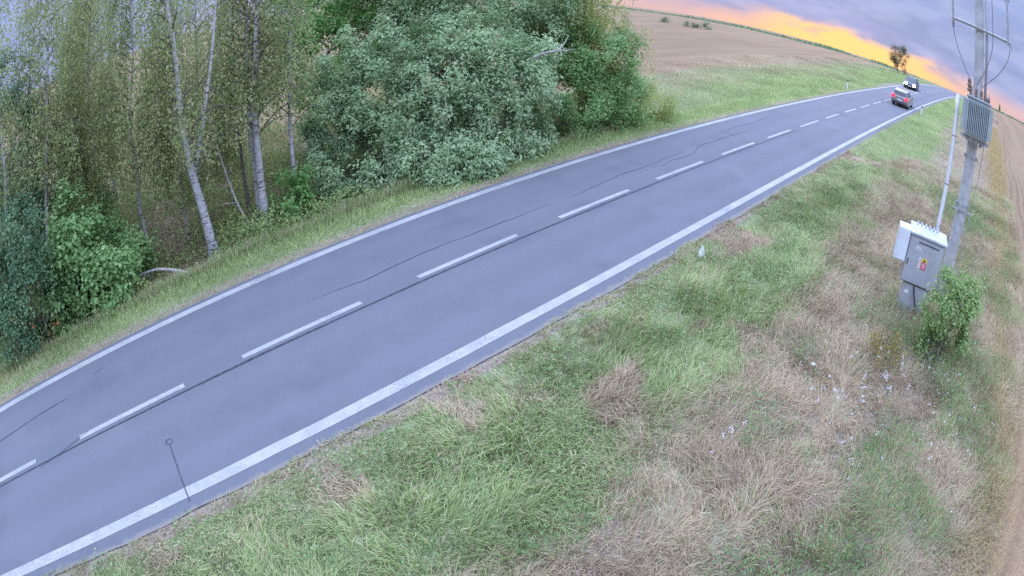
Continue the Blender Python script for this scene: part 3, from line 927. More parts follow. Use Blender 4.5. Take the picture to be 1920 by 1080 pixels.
def near_verge():
    r = np.random.default_rng(101)
    # lush strip: swirled, half-lodged long grass
    u, v = scatter(r, 200000, -28.5, 6, -8.3, -3.1, .07)
    u2, v2 = scatter(r, 60000, -28.5, 6, -8.3, -3.1)
    u = np.concatenate([u, u2]); v = np.concatenate([v, v2])
    dd = v - vc(u)
    jit = r.normal(0, .28, len(u))
    keep = (v > vb(u) + jit) & (dd < -3.28 - .22 * vnoise(u * 1.1, u * 0, 8))
    bare = fnoise(u * .85, v * .85, 71)                      # mown, bleached patches near the road
    keep &= r.uniform(size=len(u)) > .80 * sm(.62, .70, bare) * sm(-6.9, -5.8, v)
    u, v, dd = u[keep], v[keep], dd[keep]
    n = len(u)
    hgt = (.13 + .29 * sm(-3.7, -5.0, v) * fnoise(u * 1.1, v * 1.1, 72) * 1.5) * r.uniform(.4, 1.35, n)
    ang = 2 * math.pi * fnoise(u * .7, v * .7, 73) * 1.8 + r.normal(0, .7, n)
    lean = np.clip(.35 + .6 * fnoise(u * .6, v * .6, 74) + r.normal(0, .18, n), .1, 1)
    rnd = np.clip(.05 + .8 * fnoise(u * .9, v * .9, 75) + r.normal(0, .24, n), 0, 1)
    dry = np.clip(.12 + .50 * sm(.46, .70, fnoise(u * .7, v * .7, 71)) + .8 * (r.uniform(size=n) < .10 + .16 * sm(-5.8, -4.2, v)) + .5 * (dd > -3.7) * r.uniform(size=n), 0, 1)
    blades('roadside_grass', u, v, hgt, r.uniform(.006, .017, n), lean, ang, rnd, dry, M_GRASS, 102,
           'long green grass lying in swirls along the near road edge', 'grass')
    # dry weeds towards the field
    u, v = scatter(r, 200000, -22, 9, -13.6, -5.4, .06)
    u2, v2 = scatter(r, 70000, -22, 9, -13.6, -5.4)
    u = np.concatenate([u, u2]); v = np.concatenate([v, v2])
    keep = (v < vb(u) + r.normal(0, .35, len(u)))
    u, v = u[keep], v[keep]; n = len(u)
    gpatch = fnoise(u * .75 + 4, v * .75, 81) + .03 * sm(-8.6, -10.2, v) - .22 * sm(-9.6, -8.0, v) * (1 - sm(-11, -6, u)) + .04 * sm(-11, -5, u)
    hgt = (.22 + .42 * fnoise(u * .7, v * .7, 82)) * r.uniform(.5, 1.35, n)
    ang = 2 * math.pi * fnoise(u * .5, v * .5, 83) * 2 + r.normal(0, .9, n)
    lean = np.clip(.45 + .45 * r.uniform(size=n) - .25 * sm(.5, .7, gpatch), .05, 1)
    rnd = np.clip(.55 * fnoise(u * 1.7, v * 1.7, 84) + .65 * r.uniform(size=n) - .12, 0, 1)
    dry = np.clip(1.0 - .8 * (gpatch + r.normal(0, .20, n) > .64) * (r.uniform(size=n) < .75) - .5 * (r.uniform(size=n) < .08), 0, 1)
    blades('dry_grass', u, v, hgt, r.uniform(.004, .013, n), lean, ang, rnd, dry, M_GRASS, 103,
           'tangled dry straw-coloured grass and weeds beside the stubble field', 'grass')
    # taller pale straw seam along the edge of the field
    n = 30000
    u = r.uniform(-18, 45, n); v = -12.55 - .7 * sm(-5, -14, u) + r.normal(0, .36, n)
    blades('field_edge_grass', u, v, r.uniform(.25, .6, n), r.uniform(.006, .014, n) * (1 + sm(0, 30, u)), r.uniform(.1, .8, n), r.uniform(0, 6.3, n),
           np.clip(r.normal(.6, .2, n), 0, 1), np.clip(r.normal(.75, .25, n), 0, 1), M_GOLDGRASS, 104,
           'pale straw-coloured grass seam along the edge of the stubble field', 'grass')
    # far part of the same verge, coarser tufts
    n = 52000
    u = 5 + 75 * r.beta(1, 1.7, n); v = vc(u) + r.uniform(-12.5, -3.5, n)
    s = 1 + (u - 5) / 30
    dryb = .75 * sm(-5.8, -9.6, v - vc(u) + 3.0 * (fnoise(u * .45, v * .45, 91) - .5))
    hg = (.12 + .25 * fnoise(u * .5, v * .5, 92)) * r.uniform(.6, 1.3, n)
    blades('upper_verge_grass', u, v, hg, r.uniform(.012, .024, n) * s, r.uniform(.1, .8, n), r.uniform(0, 6.3, n),
           np.clip(.2 + .7 * fnoise(u * .6, v * .6, 93) + r.normal(0, .14, n), 0, 1), np.clip(dryb * .8 + r.uniform(0, .4, n), 0, 1), M_GRASS, 105,
           'rough green and straw grass on the near side farther up the hill', 'grass')


def far_verge():
    r = np.random.default_rng(201)
    # mown strip between far line and the wood
    n = 60000
    u = -33 + 75 * r.beta(1, 1.5, n); d = 3.2 + 1.75 * r.beta(1.1, 1, n)
    v = vc(u) + d
    hg = (.07 + .20 * sm(3.4, 4.8, d)) * r.uniform(.6, 1.4, n)
    s = 1 + np.clip(u + 20, 0, 60) / 30
    blades('mown_verge_grass', u, v, hg, r.uniform(.009, .018, n) * s, r.uniform(.05, .7, n), r.uniform(0, 6.3, n),
           np.clip(.3 + .6 * fnoise(u * .8, v * .8, 94) + r.normal(0, .15, n), 0, 1),
           np.clip(.30 * r.uniform(size=n) + .55 * (d < 3.5) * r.uniform(size=n) + .3 * sm(.5, .75, fnoise(u * .4, v, 95)), 0, 1), M_GRASS, 202,
           'short bright green mown grass along the far road edge', 'grass')
    # meadow beyond the wood
    n = 85000
    u = 0 + 90 * r.beta(1.1, 1.7, n); v = vc(u) + 4.6 + 13 * r.beta(1, 1.1, n)
    s = 1 + u / 28
    keep = ~((u < 4) & (v > 8.5))
    u, v, s = u[keep], v[keep], s[keep]; n = len(u)
    hg = (.14 + .34 * fnoise(u * .35, v * .35, 96)) * r.uniform(.6, 1.3, n)
    dry = np.clip(.06 + .55 * sm(4.5, 16, v + 7 * (fnoise(u * .2, v * .3, 97) - .5)) + r.uniform(-.15, .45, n), 0, 1)
    blades('meadow_grass', u, v, hg * (1 - .45 * sm(8, 16, v)), r.uniform(.012, .026, n) * s, r.uniform(.1, .8, n), r.uniform(0, 6.3, n),
           np.clip(.2 + .65 * fnoise(u * .4, v * .4, 98) + r.normal(0, .13, n), 0, 1), dry, M_GRASS, 203,
           'rough meadow grass between the far road edge and the tan field', 'grass')
    # tall grass and herbs fringing the ditch under the trees
    n = 26000
    u = r.uniform(-33, -2, n); v = vc(u) + 4.7 + np.abs(r.normal(0, .55, n))
    hg = r.uniform(.2, .62, n) * (.5 + fnoise(u, v, 99))
    blades('ditch_grass', u, v, hg, r.uniform(.010, .02, n), r.uniform(.05, .6, n), r.uniform(0, 6.3, n),
           np.clip(r.normal(.4, .22, n), 0, 1), np.clip(r.uniform(-.1, .75, n), 0, 1), M_GRASS, 204,
           'tall mixed grass fringing the ditch in front of the trees', 'grass')
    # stubble stalks
    n = 26000
    u = -16 + 60 * r.beta(1, 1.6, n); v = np.round((-13.5 - 14 * r.beta(1, 1.4, n)) / .16) * .16 + r.normal(0, .02, n)
    blades('stubble_stalks', u, v, r.uniform(.05, .16, n), r.uniform(.008, .016, n) * (1 + np.clip(u, 0, 50) / 25), r.uniform(0, .5, n), r.uniform(0, 6.3, n),
           np.clip(r.normal(.6, .22, n), 0, 1), np.ones(n), M_GRASS, 205, 'cut straw stubble standing in rows in the near field', 'stubble')


near_verge()
far_verge()

M_UNDER = leafmat('undergrowth_leaf', [(0, (.12, .18, .06)), (.4, (.23, .31, .105)), (.75, (.36, .43, .15)), (.92, (.43, .36, .15)), (1, (.48, .31, .16))], .3)
M_LITTER = leafmat('leaf_litter', [(0, (.156, .104, .065)), (.5, (.325, .215, .130)), (1, (.520, .377, .247))], .1, .8)
M_WEED = leafmat('weed_leaf', [(0, (.125, .213, .075)), (.6, (.225, .338, .138)), (1, (.350, .450, .225))], .3)
M_FLOWER = leafmat('white_petal', [(0, (.62, .62, .66)), (1, (.85, .85, .88))], .2)
M_GOLD = leafmat('goldenrod_leaf', [(0, (.25, .24, .06)), (.5, (.42, .34, .08)), (1, (.55, .45, .12))], .3)


def cover():
    r = np.random.default_rng(301)
    # low plants on the floor of the wood, in drifts
    n = 120000
    u = r.uniform(-38, 2, n); v = 5.0 + 18 * r.beta(1, 1.4, n)
    f = fnoise(u * .5, v * .5, 111)
    keep = r.uniform(size=n) < sm(.34, .56, f) + .15
    u, v, f = u[keep], v[keep], f[keep]; n = len(u)
    hh = (.10 + .75 * sm(.4, .72, f)) * r.uniform(0, 1.1, n)
    C = P3(u, v, 0); C[:, 2] += hh
    o = leaf_object('undergrowth', C, .13, .6, M_UNDER, None, 302, np.clip(.7 * fnoise(u * .7, v * .7, 112) + .35 * r.uniform(size=n), 0, 1), up=.8)
    tag(o, 'low leafy undergrowth covering the floor of the birch wood', 'undergrowth', kind='stuff')
    # saplings and tall herbs in the wood: hanging mid-height foliage
    n = 105000
    u = r.uniform(-40, -3, n); v = 7.2 + 16 * r.beta(1.3, 1.2, n)
    f = fnoise(u * .8, v * .8, 114)
    keep = r.uniform(size=n) < .8 * sm(.42, .62, f)
    u, v, f = u[keep], v[keep], f[keep]; n = len(u)
    C = P3(u, v, 0); C[:, 2] += 4.6 * sm(.36, .70, f) * sm(6.5, 12, v) * r.uniform(.05, 1.0, n) + .1
    o = leaf_object('brushwood', C, .135, .6, M_BIRCH_LEAF, None, 304, np.clip(.6 * fnoise(u, v, 115) + .4 * r.uniform(size=n), 0, 1), droop=.3)
    tag(o, 'thin waist-high brushwood leaves between the birch trunks', 'undergrowth', kind='stuff')
    n = 24000
    u = r.uniform(-33, -2, n); v = 4.9 + 12 * r.beta(1, 1.6, n)
    C = P3(u, v, .02)
    o = leaf_object('leaf_litter', C, .10, .6, M_LITTER, None, 305, up=2.0)
    tag(o, 'brown fallen leaves on the floor of the wood', 'leaf litter', kind='stuff')
    # broad-leaved weeds in the dry grass
    n = 60000
    u = r.uniform(-20, 4, n); v = r.uniform(-13, -6.0, n)
    f = fnoise(u * .75 + 4, v * .75, 81) + .04 * sm(-8.6, -10.2, v) - .14 * sm(-9.6, -8.0, v)
    keep = (r.uniform(size=n) < sm(.48, .66, f)) & (v < vb(u))
    u, v = u[keep], v[keep]; n = len(u)
    C = P3(u, v, 0); C[:, 2] += r.uniform(.05, .5, n) * (.4 + fnoise(u * 1.2, v * 1.2, 121))
    o = leaf_object('weed_leaves', C, .075, .5, M_WEED, None, 306, np.clip(.6 * fnoise(u, v, 122) + .4 * r.uniform(size=n), 0, 1), up=.6)
    tag(o, 'small green weed leaves growing through the dry grass', 'weeds', kind='stuff')
    # small white flower heads
    heads = []
    for (cu, cv, k, s) in ((-13.4, -8.9, 26, .35), (-12.6, -9.9, 30, .5), (-11.6, -9.4, 34, .5), (-12.2, -11.2, 30, .6), (-14.3, -9.6, 20, .4), (-15.4, -7.9, 10, .3), (-13.3, -11.9, 22, .5), (-10.7, -10.7, 20, .5), (-12.9, -8.1, 14, .3)):
        heads.append(np.stack([r.normal(cu, s, k // 2), r.normal(cv, s, k // 2)], 1))
    H = np.concatenate(heads)
    C = P3(H[:, 0], H[:, 1], 0); C[:, 2] += r.uniform(.35, .65, len(C))
    C = np.repeat(C, 7, 0) + r.normal(0, .018, (len(C) * 7, 3))
    o = leaf_object('white_flowers', C, .024, .9, M_FLOWER, None, 307, up=1.5)
    tag(o, 'scattered small white flower heads in the dry weeds', 'flowers', kind='stuff')


cover()


def seed_stalks():
    r = np.random.default_rng(401)
    n = 2600
    u = r.uniform(-20, 5, n); v = r.uniform(-13, -6.4, n)
    keep = (v < vb(u)) & (r.uniform(size=n) < sm(.4, .65, fnoise(u * .6, v * .6, 131)) + .15)
    u, v = u[keep], v[keep]; n = len(u)
    hg = r.uniform(.45, .95, n); lean = r.uniform(.05, .5, n); ang = r.uniform(0, 6.3, n)
    blades('seed_stalks', u, v, hg, np.full(n, .006), lean, ang, np.clip(r.normal(.35, .25, n), 0, 1), np.ones(n), M_GRASS, 402,
           'thin dead stalks standing above the dry grass', 'grass')
    tip = P3(u, v, -.02); tip[:, 0] += np.cos(ang) * hg * lean * .95; tip[:, 1] += np.sin(ang) * hg * lean * .95
    tip[:, 2] += hg * (1 - .72 * lean ** 1.3)
    C = np.repeat(tip, 6, 0) + r.normal(0, 1, (n * 6, 3)) * np.array([.018, .018, .06])
    o = leaf_object('seed_heads', C, .035, .5, M_SEED, None, 403, droop=-.8)
    tag(o, 'brown seed heads on the dead stalks in the dry grass', 'seed heads', kind='stuff')
    # broad leaves among the lush grass
    n = 5200
    u = r.uniform(-27, 4, n); v = r.uniform(-7.6, -3.7, n)
    keep = (v > vb(u)) & (r.uniform(size=n) < sm(.5, .68, fnoise(u * 1.1, v * 1.1, 133)))
    u, v = u[keep], v[keep]; n = len(u)
    C = np.repeat(P3(u, v, .10), 4, 0) + r.normal(0, .05, (n * 4, 3)); C[:, 2] += np.abs(r.normal(0, .08, n * 4))
    o = leaf_object('clover_leaves', C, .07, .65, M_WEED, None, 404, up=1.5)
    tag(o, 'low broad weed leaves among the long green grass', 'weeds', kind='stuff')


M_SEED = leafmat('seed_head', [(0, (.14, .085, .06)), (.6, (.28, .18, .12)), (1, (.45, .33, .22))], .15, .8)
seed_stalks()

# goldenrod patch
x0, y0 = 7.55, 7.95
gd = thing('goldenrod', (x0, y0, gz(x0, y0)), 'yellowing weed clump between the cabinet sapling and the green grass', 'plant')
rg = np.random.default_rng(9)
mbs = MB(); gc = []
for k in range(34):
    b = rg.normal(0, .22, 2); e = b * 1.5 + rg.normal(0, .08, 2); h = rg.uniform(.45, .85)
    mbs.tube([(b[0], b[1], 0), ((b[0] + e[0]) / 2, (b[1] + e[1]) / 2, h * .6), (e[0], e[1], h)], [.006, .005, .003], 4, False)
    m = 26; t_ = rg.uniform(.3, 1, m)
    gc.append(np.stack([b[0] + (e[0] - b[0]) * t_, b[1] + (e[1] - b[1]) * t_, h * t_], 1) + rg.normal(0, .03, (m, 3)))
mbs.build('stalks', M_TWIG, gd)
leaf_object('leaves', np.concatenate(gc), .055, .4, M_GOLD, gd, 91)

# sapling in front of the cabinet
shrub('sapling', 'leafy bright green sapling growing in front of the grey cabinet', 'sapling', (9.12, 7.72, gz(9.12, 7.72)),
      [(-.05, .05, .75, .46, .46, .6), (.0, -.0, 1.35, .50, .50, .62), (-.12, .12, 1.9, .34, .34, .45), (.25, -.25, 1.6, .34, .34, .5), (-.30, .27, 1.2, .32, .32, .45), (.02, .05, .3, .36, .36, .3), (.28, -.26, .9, .32, .32, .5)],
      M_SAP_LEAF, 61, 1250, .10, .6, 4, .06, stems=12, stem_r=.014, shell=.5, clump=.10)


# ------------------------------------------------------------------ pole, transformer, cabinet
M_CONC = plain('concrete', (.42, .42, .41), .9, var=.10, scale=5, bump=.35)
M_GALV = plain('galvanised_steel', (0.391, 0.408, 0.408), .5, metal=.35, var=.1, scale=10)
M_TANK = plain('transformer_paint', (.38, .43, .43), .5, var=.06, scale=4)
M_PORC = plain('porcelain', (.20, .13, .10), .3, var=.1, scale=8, spec=.5)
M_WIRE = plain('dark_wire', (.12, .12, .13), .6, var=.1)
M_PIPE = plain('white_plastic_pipe', (0.561, 0.570, 0.578), .45, var=.06, scale=3)
M_CAB = plain('cabinet_paint', (.38, .385, .40), .55, var=.06, scale=3)
M_CAB_SKYLIT = plain('skylit_cabinet_paint', (.66, .69, .73), .5, var=.05, scale=3)  # cabinet paint lightened to carry the sky light on the meter box
M_ROOF = plain('weathered_roof_paint', (.50, .53, .57), .5, var=.12, scale=5)
M_GAP = plain('dark_gap', (.10, .10, .11), .8)
M_WHITE = plain('white_plate', (.74, .74, .73), .5, var=.05)
M_YEL = plain('yellow_sign', (.75, .52, .05), .5, var=.05)
M_RED = plain('red_sign', (.62, .10, .13), .5, var=.05)
M_BLACK = plain('black_rubber', (.03, .03, .033), .7, var=.1)

RIGHT = np.array([.742, -.670, 0.])      # along the cross-arms, to the right as seen from the camera
FRONT = np.array([-.670, -.742, 0.])     # towards the camera
UP = np.array([0, 0, 1.])
ROT = np.stack([RIGHT, -FRONT, UP], 1)   # local x right, y away from the camera, z up
yaw = math.atan2(RIGHT[1], RIGHT[0])

PX, PY = 11.30, 10.22
PZ = gz(PX, PY)
pole = thing('utility_pole', (PX, PY, PZ), 'tall concrete power pole with steel cross-arms carrying the transformer', 'pole', rz=yaw)
hp = 10.6
mb = MB(); mb.tube([(0, 0, z) for z in np.linspace(-.3, hp, 12)], np.linspace(.205, .125, 12), 14)
mb.build('shaft', M_CONC, pole, True)
def band(z):
    r = .205 - .08 * (z + .3) / (hp + .3) + .012
    MB().lathe([(r - .02, z - .03), (r, z - .03), (r, z + .03), (r - .02, z + .03)], k=14).build('band', M_GALV, pole)
    for sx in (-1, 1):
        MB().box((sx * (r + .02), -.06, z), (.05, .05, .10)).build('band_bolt', M_GALV, pole)
for z in (2.75, 4.05):
    band(z)
# second steel pipe beside the shaft in the upper half
MB().tube([(.25, -.02, 4.4), (.25, -.02, 10.4)], .045, 8).build('riser_pipe', M_GALV, pole, True)
for z in (6.9, 8.6):
    MB().box((.16, -.02, z), (.22, .05, .06)).build('pipe_clamp', M_GALV, pole)
# lower and upper cross-arms and their end uprights form a frame
za, zb = 7.55, 8.75
def beam(a, b, w, name):
    a = np.array(a, float); b = np.array(b, float)
    MB().tube([a, b], w, 4).build(name, M_GALV, pole)
beam((-.92, -.17, za), (1.02, -.17, za), .050, 'cross_arm')
beam((-.92, -.17, zb), (1.02, -.17, zb), .050, 'cross_arm')
beam((-.86, -.215, za - .1), (-.86, -.215, zb + .1), .038, 'frame_upright')
beam((.93, -.215, za - .1), (.93, -.215, zb + .1), .038, 'frame_upright')
beam((.93, -.17, za - .02), (1.10, -.17, za - .16), .03, 'frame_brace')
def insul(c, name='insulator', k=3, r=.05, h=.2):
    pr = [(.02, 0)]
    for i in range(k):
        z0 = h * (i + .2) / k
        pr += [(.022, z0), (r, z0 + h * .15 / k * 1.0), (r * .9, z0 + h * .45 / k), (.022, z0 + h * .6 / k)]
    pr += [(.018, h)]
    MB().lathe(pr, c, 10).build(name, M_PORC, pole, True)
for x in (-.80, .05, .86):
    insul((x, -.17, zb + .04), h=.26, k=4)
insul((-.86, -.26, za - .26), h=.2)
for x, xt in ((-.86, -.27), (.42, -.10), (1.0, .07)):
    pts = smooth_path([(x, -.22, za - .20), (x * .9 + xt * .1, -.28, za - .55), (x * .55 + xt * .45, -.44, za - 1.05), (xt, -.61, 5.97)], 5)
    MB().tube(pts, .011, 4).build('drop_wire', M_WIRE, pole, True)
MB().tube([(.42, -.2, 9.6), (.42, -.21, zb), (.42, -.22, za - .2)], .010, 4).build('drop_wire', M_WIRE, pole)
# earth strip down the right side with a stand-off bracket
MB().tube(smooth_path([(.36, -.22, 4.6), (.33, -.16, 3.4), (.27, -.10, 2.6), (.30, -.12, 2.4), (.32, -.12, 1.2), (.34, -.14, -.1)], 4), .014, 5).build('earth_strip', M_GALV, pole, True)
MB().box((.02, -.2, 2.62), (.7, .04, .05)).build('standoff_bracket', M_GALV, pole)

# conduit from the cabinet to the transformer
cx0 = np.array([10.02, 9.86, 2.86]); cx1 = np.array([10.92, 10.62, 6.5])
cd_ = thing('cable_conduit', (float(cx0[0]), float(cx0[1]), 2.84), 'white cable conduit running from the cabinet roof up to the transformer', 'pipe')
dv = np.array([10.55, 10.34, 6.45]) - cx0
MB().tube(smooth_path([(0, 0, 0), dv * .33, dv * .66, dv], 3), .058, 10).build('tube', M_PIPE, cd_, True)
for f in (.36, .7):
    q = dv * f; t_ = dv / np.linalg.norm(dv)
    MB().tube([q - t_ * .02, q + t_ * .02], .068, 10).build('clip', M_GALV, cd_, True)

# transformer on its bracket, in front of the shaft
TZ = 4.62
tf = thing('transformer', (PX, PY, PZ), 'grey finned oil transformer hung on the concrete pole', 'transformer', rz=yaw)
W_, D_, Hh = .74, .40, .98
yc = -.56
MB().box((0, yc, TZ + Hh / 2), (W_, D_, Hh)).build('tank', M_TANK, tf, bevel=.02)
MB().box((0, yc, TZ + Hh + .025), (W_ + .08, D_ + .10, .05)).build('lid', M_TANK, tf, bevel=.01)
fin = None
nf = 13
for i in range(nf):
    x = -W_ / 2 + .03 + (W_ - .06) * i / (nf - 1)
    if fin is None:
        fin = MB().box((0, 0, 0), (.018, .11, Hh * .84)).build('fin', M_TANK, tf)
        f_ = fin
    else:
        f_ = fin.copy(); COL.objects.link(f_)
    f_.location = (x, yc - D_ / 2 - .057, TZ + Hh * .5)
for sx in (-1, 1):
    for j in range(5):
        f_ = fin.copy(); COL.objects.link(f_)
        f_.rotation_euler = (0, 0, math.pi / 2)
        f_.location = (sx * (W_ / 2 + .057), yc - D_ / 2 + .05 + j * .075, TZ + Hh * .5)
MB().box((0, yc - .02, TZ - .05), (W_ + .16, .08, .08)).box((0, yc + .16, TZ - .05), (W_ + .16, .08, .08)).build('support_beam', M_GALV, tf)
for x in (-.25, .25):
    MB().box((x, yc / 2 - .02, TZ - .13), (.07, abs(yc) + .25, .07)).build('support_arm', M_GALV, tf)
for x in (-.27, -.10, .07):
    pr = [(.02, 0), (.05, .02), (.05, .05), (.03, .06), (.055, .09), (.03, .12), (.055, .15), (.03, .18), (.05, .21), (.02, .24), (.015, .30)]
    MB().lathe(pr, (x, yc - .05, TZ + Hh + .05), 10).build('bushing', M_PORC, tf, True)
MB().lathe([(.03, 0), (.06, .03), (.06, .09), (.035, .11), (.065, .14), (.065, .2), (.035, .22), (.06, .25), (.05, .34), (.02, .38)], (-.33, yc - .05, TZ + Hh + .12), 12).build('surge_arrester', M_PORC, tf, True)
for x in (.24, .33):
    MB().lathe([(.025, 0), (.045, .03), (.045, .10), (.02, .14), (.012, .22)], (x, yc + .05, TZ + Hh + .05), 10).build('bushing', M_PORC, tf, True)
MB().tube([(.30, yc + .1, TZ + Hh + .05), (.30, yc + .1, TZ + Hh + .2)], .06, 10).build('conservator_cap', M_TANK, tf, True)

# cabinet: front face towards the camera
Cx, Cy = 9.47, 9.54
cR = np.array([.80, -.60]); cyaw = math.atan2(cR[1], cR[0])
Cz = gz(Cx, Cy)
cab = thing('switch_cabinet', (Cx, Cy, Cz), 'grey electrical cabinet on a plinth with warning signs, half hidden by the sapling', 'cabinet', rz=cyaw)
w, d, z0, z1 = 1.06, .52, .84, 2.04
MB().box((0, d / 2, (z0 - .2) / 2 - .02), (.80, d - .08, z0 + .16)).build('plinth', M_CAB, cab, bevel=.01)
MB().box((0, d / 2, (z0 + z1) / 2), (w, d, z1 - z0)).build('body', M_CAB, cab, bevel=.012)
dr = MB().box((0, -.012, (z0 + z1) / 2 - .02), (w - .06, .024, z1 - z0 - .10)).build('door', M_CAB, cab, bevel=.006)
MB().box((-w / 2 + .07, -.03, 1.36), (.025, .02, .16)).build('handle', M_BLACK, dr)
MB().box((.05, -.0275, 1.90), (.62, .006, .035)).build('vent_slot', M_GAP, dr)
# roof tilted forward, pale
rf = MB()
rf.add([(-w / 2 - .03, -.06, z1 + .003), (w / 2 + .03, -.06, z1 + .003), (w / 2 + .03, d + .05, z1 + .003), (-w / 2 - .03, d + .05, z1 + .003),
        (-w / 2 - .03, -.06, z1 + .05), (w / 2 + .03, -.06, z1 + .05), (w / 2 + .03, d + .05, z1 + .14), (-w / 2 - .03, d + .05, z1 + .14)],
       [(0, 3, 2, 1), (4, 5, 6, 7), (0, 1, 5, 4), (2, 3, 7, 6), (0, 4, 7, 3), (1, 2, 6, 5)])
roof = rf.build('roof', M_ROOF, cab)
for i in range(6):
    MB().lathe([(.02, 0), (.032, .01), (.032, .05), (.018, .07), (.018, .10)], (-.36 + i * .125, d - .05, z1 + .12), 8).build('cable_gland', M_ROOF, roof, True)
# meter box on the left side, its sky-facing brightness painted into the colour
bx = MB().box((-w / 2 - .185, .20, 1.70), (.34, .44, .82)).build('meter_box', M_CAB_SKYLIT, cab, bevel=.015)
MB().box((-w / 2 - .185, -.03, 1.70), (.30, .02, .76)).build('meter_door', M_CAB_SKYLIT, bx, bevel=.004)
MB().box((-.24, -.0275, 1.74), (.13, .006, .11)).build('label_plate', M_WHITE, cab)
sg = MB().box((-.115, -.0275, 1.42), (.075, .006, .27)).build('notice_strip', M_WHITE, cab)
MB().box((.02, -.0275, 1.515), (.15, .006, .095)).build('yellow_warning_sign', M_YEL, cab)
MB().add([(.02, -.0325, 1.552), (-.022, -.0325, 1.482), (.062, -.0325, 1.482)], [(0, 1, 2)]).build('warning_triangle', M_BLACK, cab)
MB().box((.02, -.0275, 1.37), (.15, .006, .17)).build('red_warning_sign', M_RED, cab)
for k in range(3):
    MB().box((.02, -.0325, 1.415 - k * .045), (.11 - .02 * k, .004, .014)).build('sign_text_line', M_WHITE, cab)
for k in range(6):
    MB().box((-.115, -.0325, 1.53 - k * .04), (.05, .004, .012)).build('notice_text_line', M_RED, cab)
for k in range(3):
    MB().box((-.24, -.0325, 1.77 - k * .03), (.09, .004, .008)).build('label_text_line', M_GAP, cab)
MB().box((-.26, .036, .60), (.10, .008, .07)).build('plinth_plate', M_WHITE, cab)
MB().tube([(-.08, .03, .80), (-.02, -.02, .62), (.08, -.04, .42), (.16, -.02, .1)], .022, 6).build('cable', M_BLACK, cab, True)


# ------------------------------------------------------------------ small roadside things
M_POST = plain('white_post', (.72, .72, .73), .5, var=.05)
def delineator(u, d, label):
    v = vc(u) + d; x, y = xy(u, v)
    t = thing('delineator_post', (x, y, gz(x, y)), label, 'post', 'white marker posts along the road', rz=math.atan2(T[1], T[0]))
    MB().box((0, 0, .47), (.08, .12, 1.0), taper=.9).build('post', M_POST, t, bevel=.01)
    MB().box((0, 0, .78), (.076, .116, .2), taper=.97).build('black_band', M_BLACK, t)
    MB().box((-.042, 0, .78), (.006, .04, .13)).build('reflector', M_RED, t)
delineator(29.0, -4.05, 'white marker post on the near verge just behind the car with red tail lights')
delineator(62, -4.2, 'white marker post on the near verge at the crest beside the transformer')
delineator(29.2, 3.9, 'white marker post on the far verge in front of the meadow')

x, y = 4.51, 12.62
lt = thing('litter_scrap', (x, y, gz(x, y)), 'white crumpled scrap standing in the grass at the near road edge', 'litter')
sc_ = MB()
rr = np.random.default_rng(3)
base = [(-.07, -.03, 0), (.07, -.04, 0), (.09, .03, .06), (-.05, .05, .05), (-.08, 0, .16), (.07, -.02, .17), (.05, .05, .2), (-.03, .04, .19), (.0, .0, .34)]
sc_.add(base, [(0, 1, 5, 4), (1, 2, 6, 5), (2, 3, 7, 6), (3, 0, 4, 7), (4, 5, 8), (5, 6, 8), (6, 7, 8), (7, 4, 8), (3, 2, 1, 0)])
sc_.build('wrapper', M_WHITE, lt)


# ------------------------------------------------------------------ cars
M_GLASS = plain('dark_glass', (.05, .06, .07), .12, var=.1, spec=.6)
M_TYRE = plain('tyre', (.035, .035, .037), .85)
M_RIM = plain('rim', (.45, .46, .47), .35, metal=.7)
M_TAIL = emit('lit_tail_light', (1.0, .012, .035), 3.5)
M_HEAD = emit('lit_head_light', (1.0, .98, .70), 45.0)


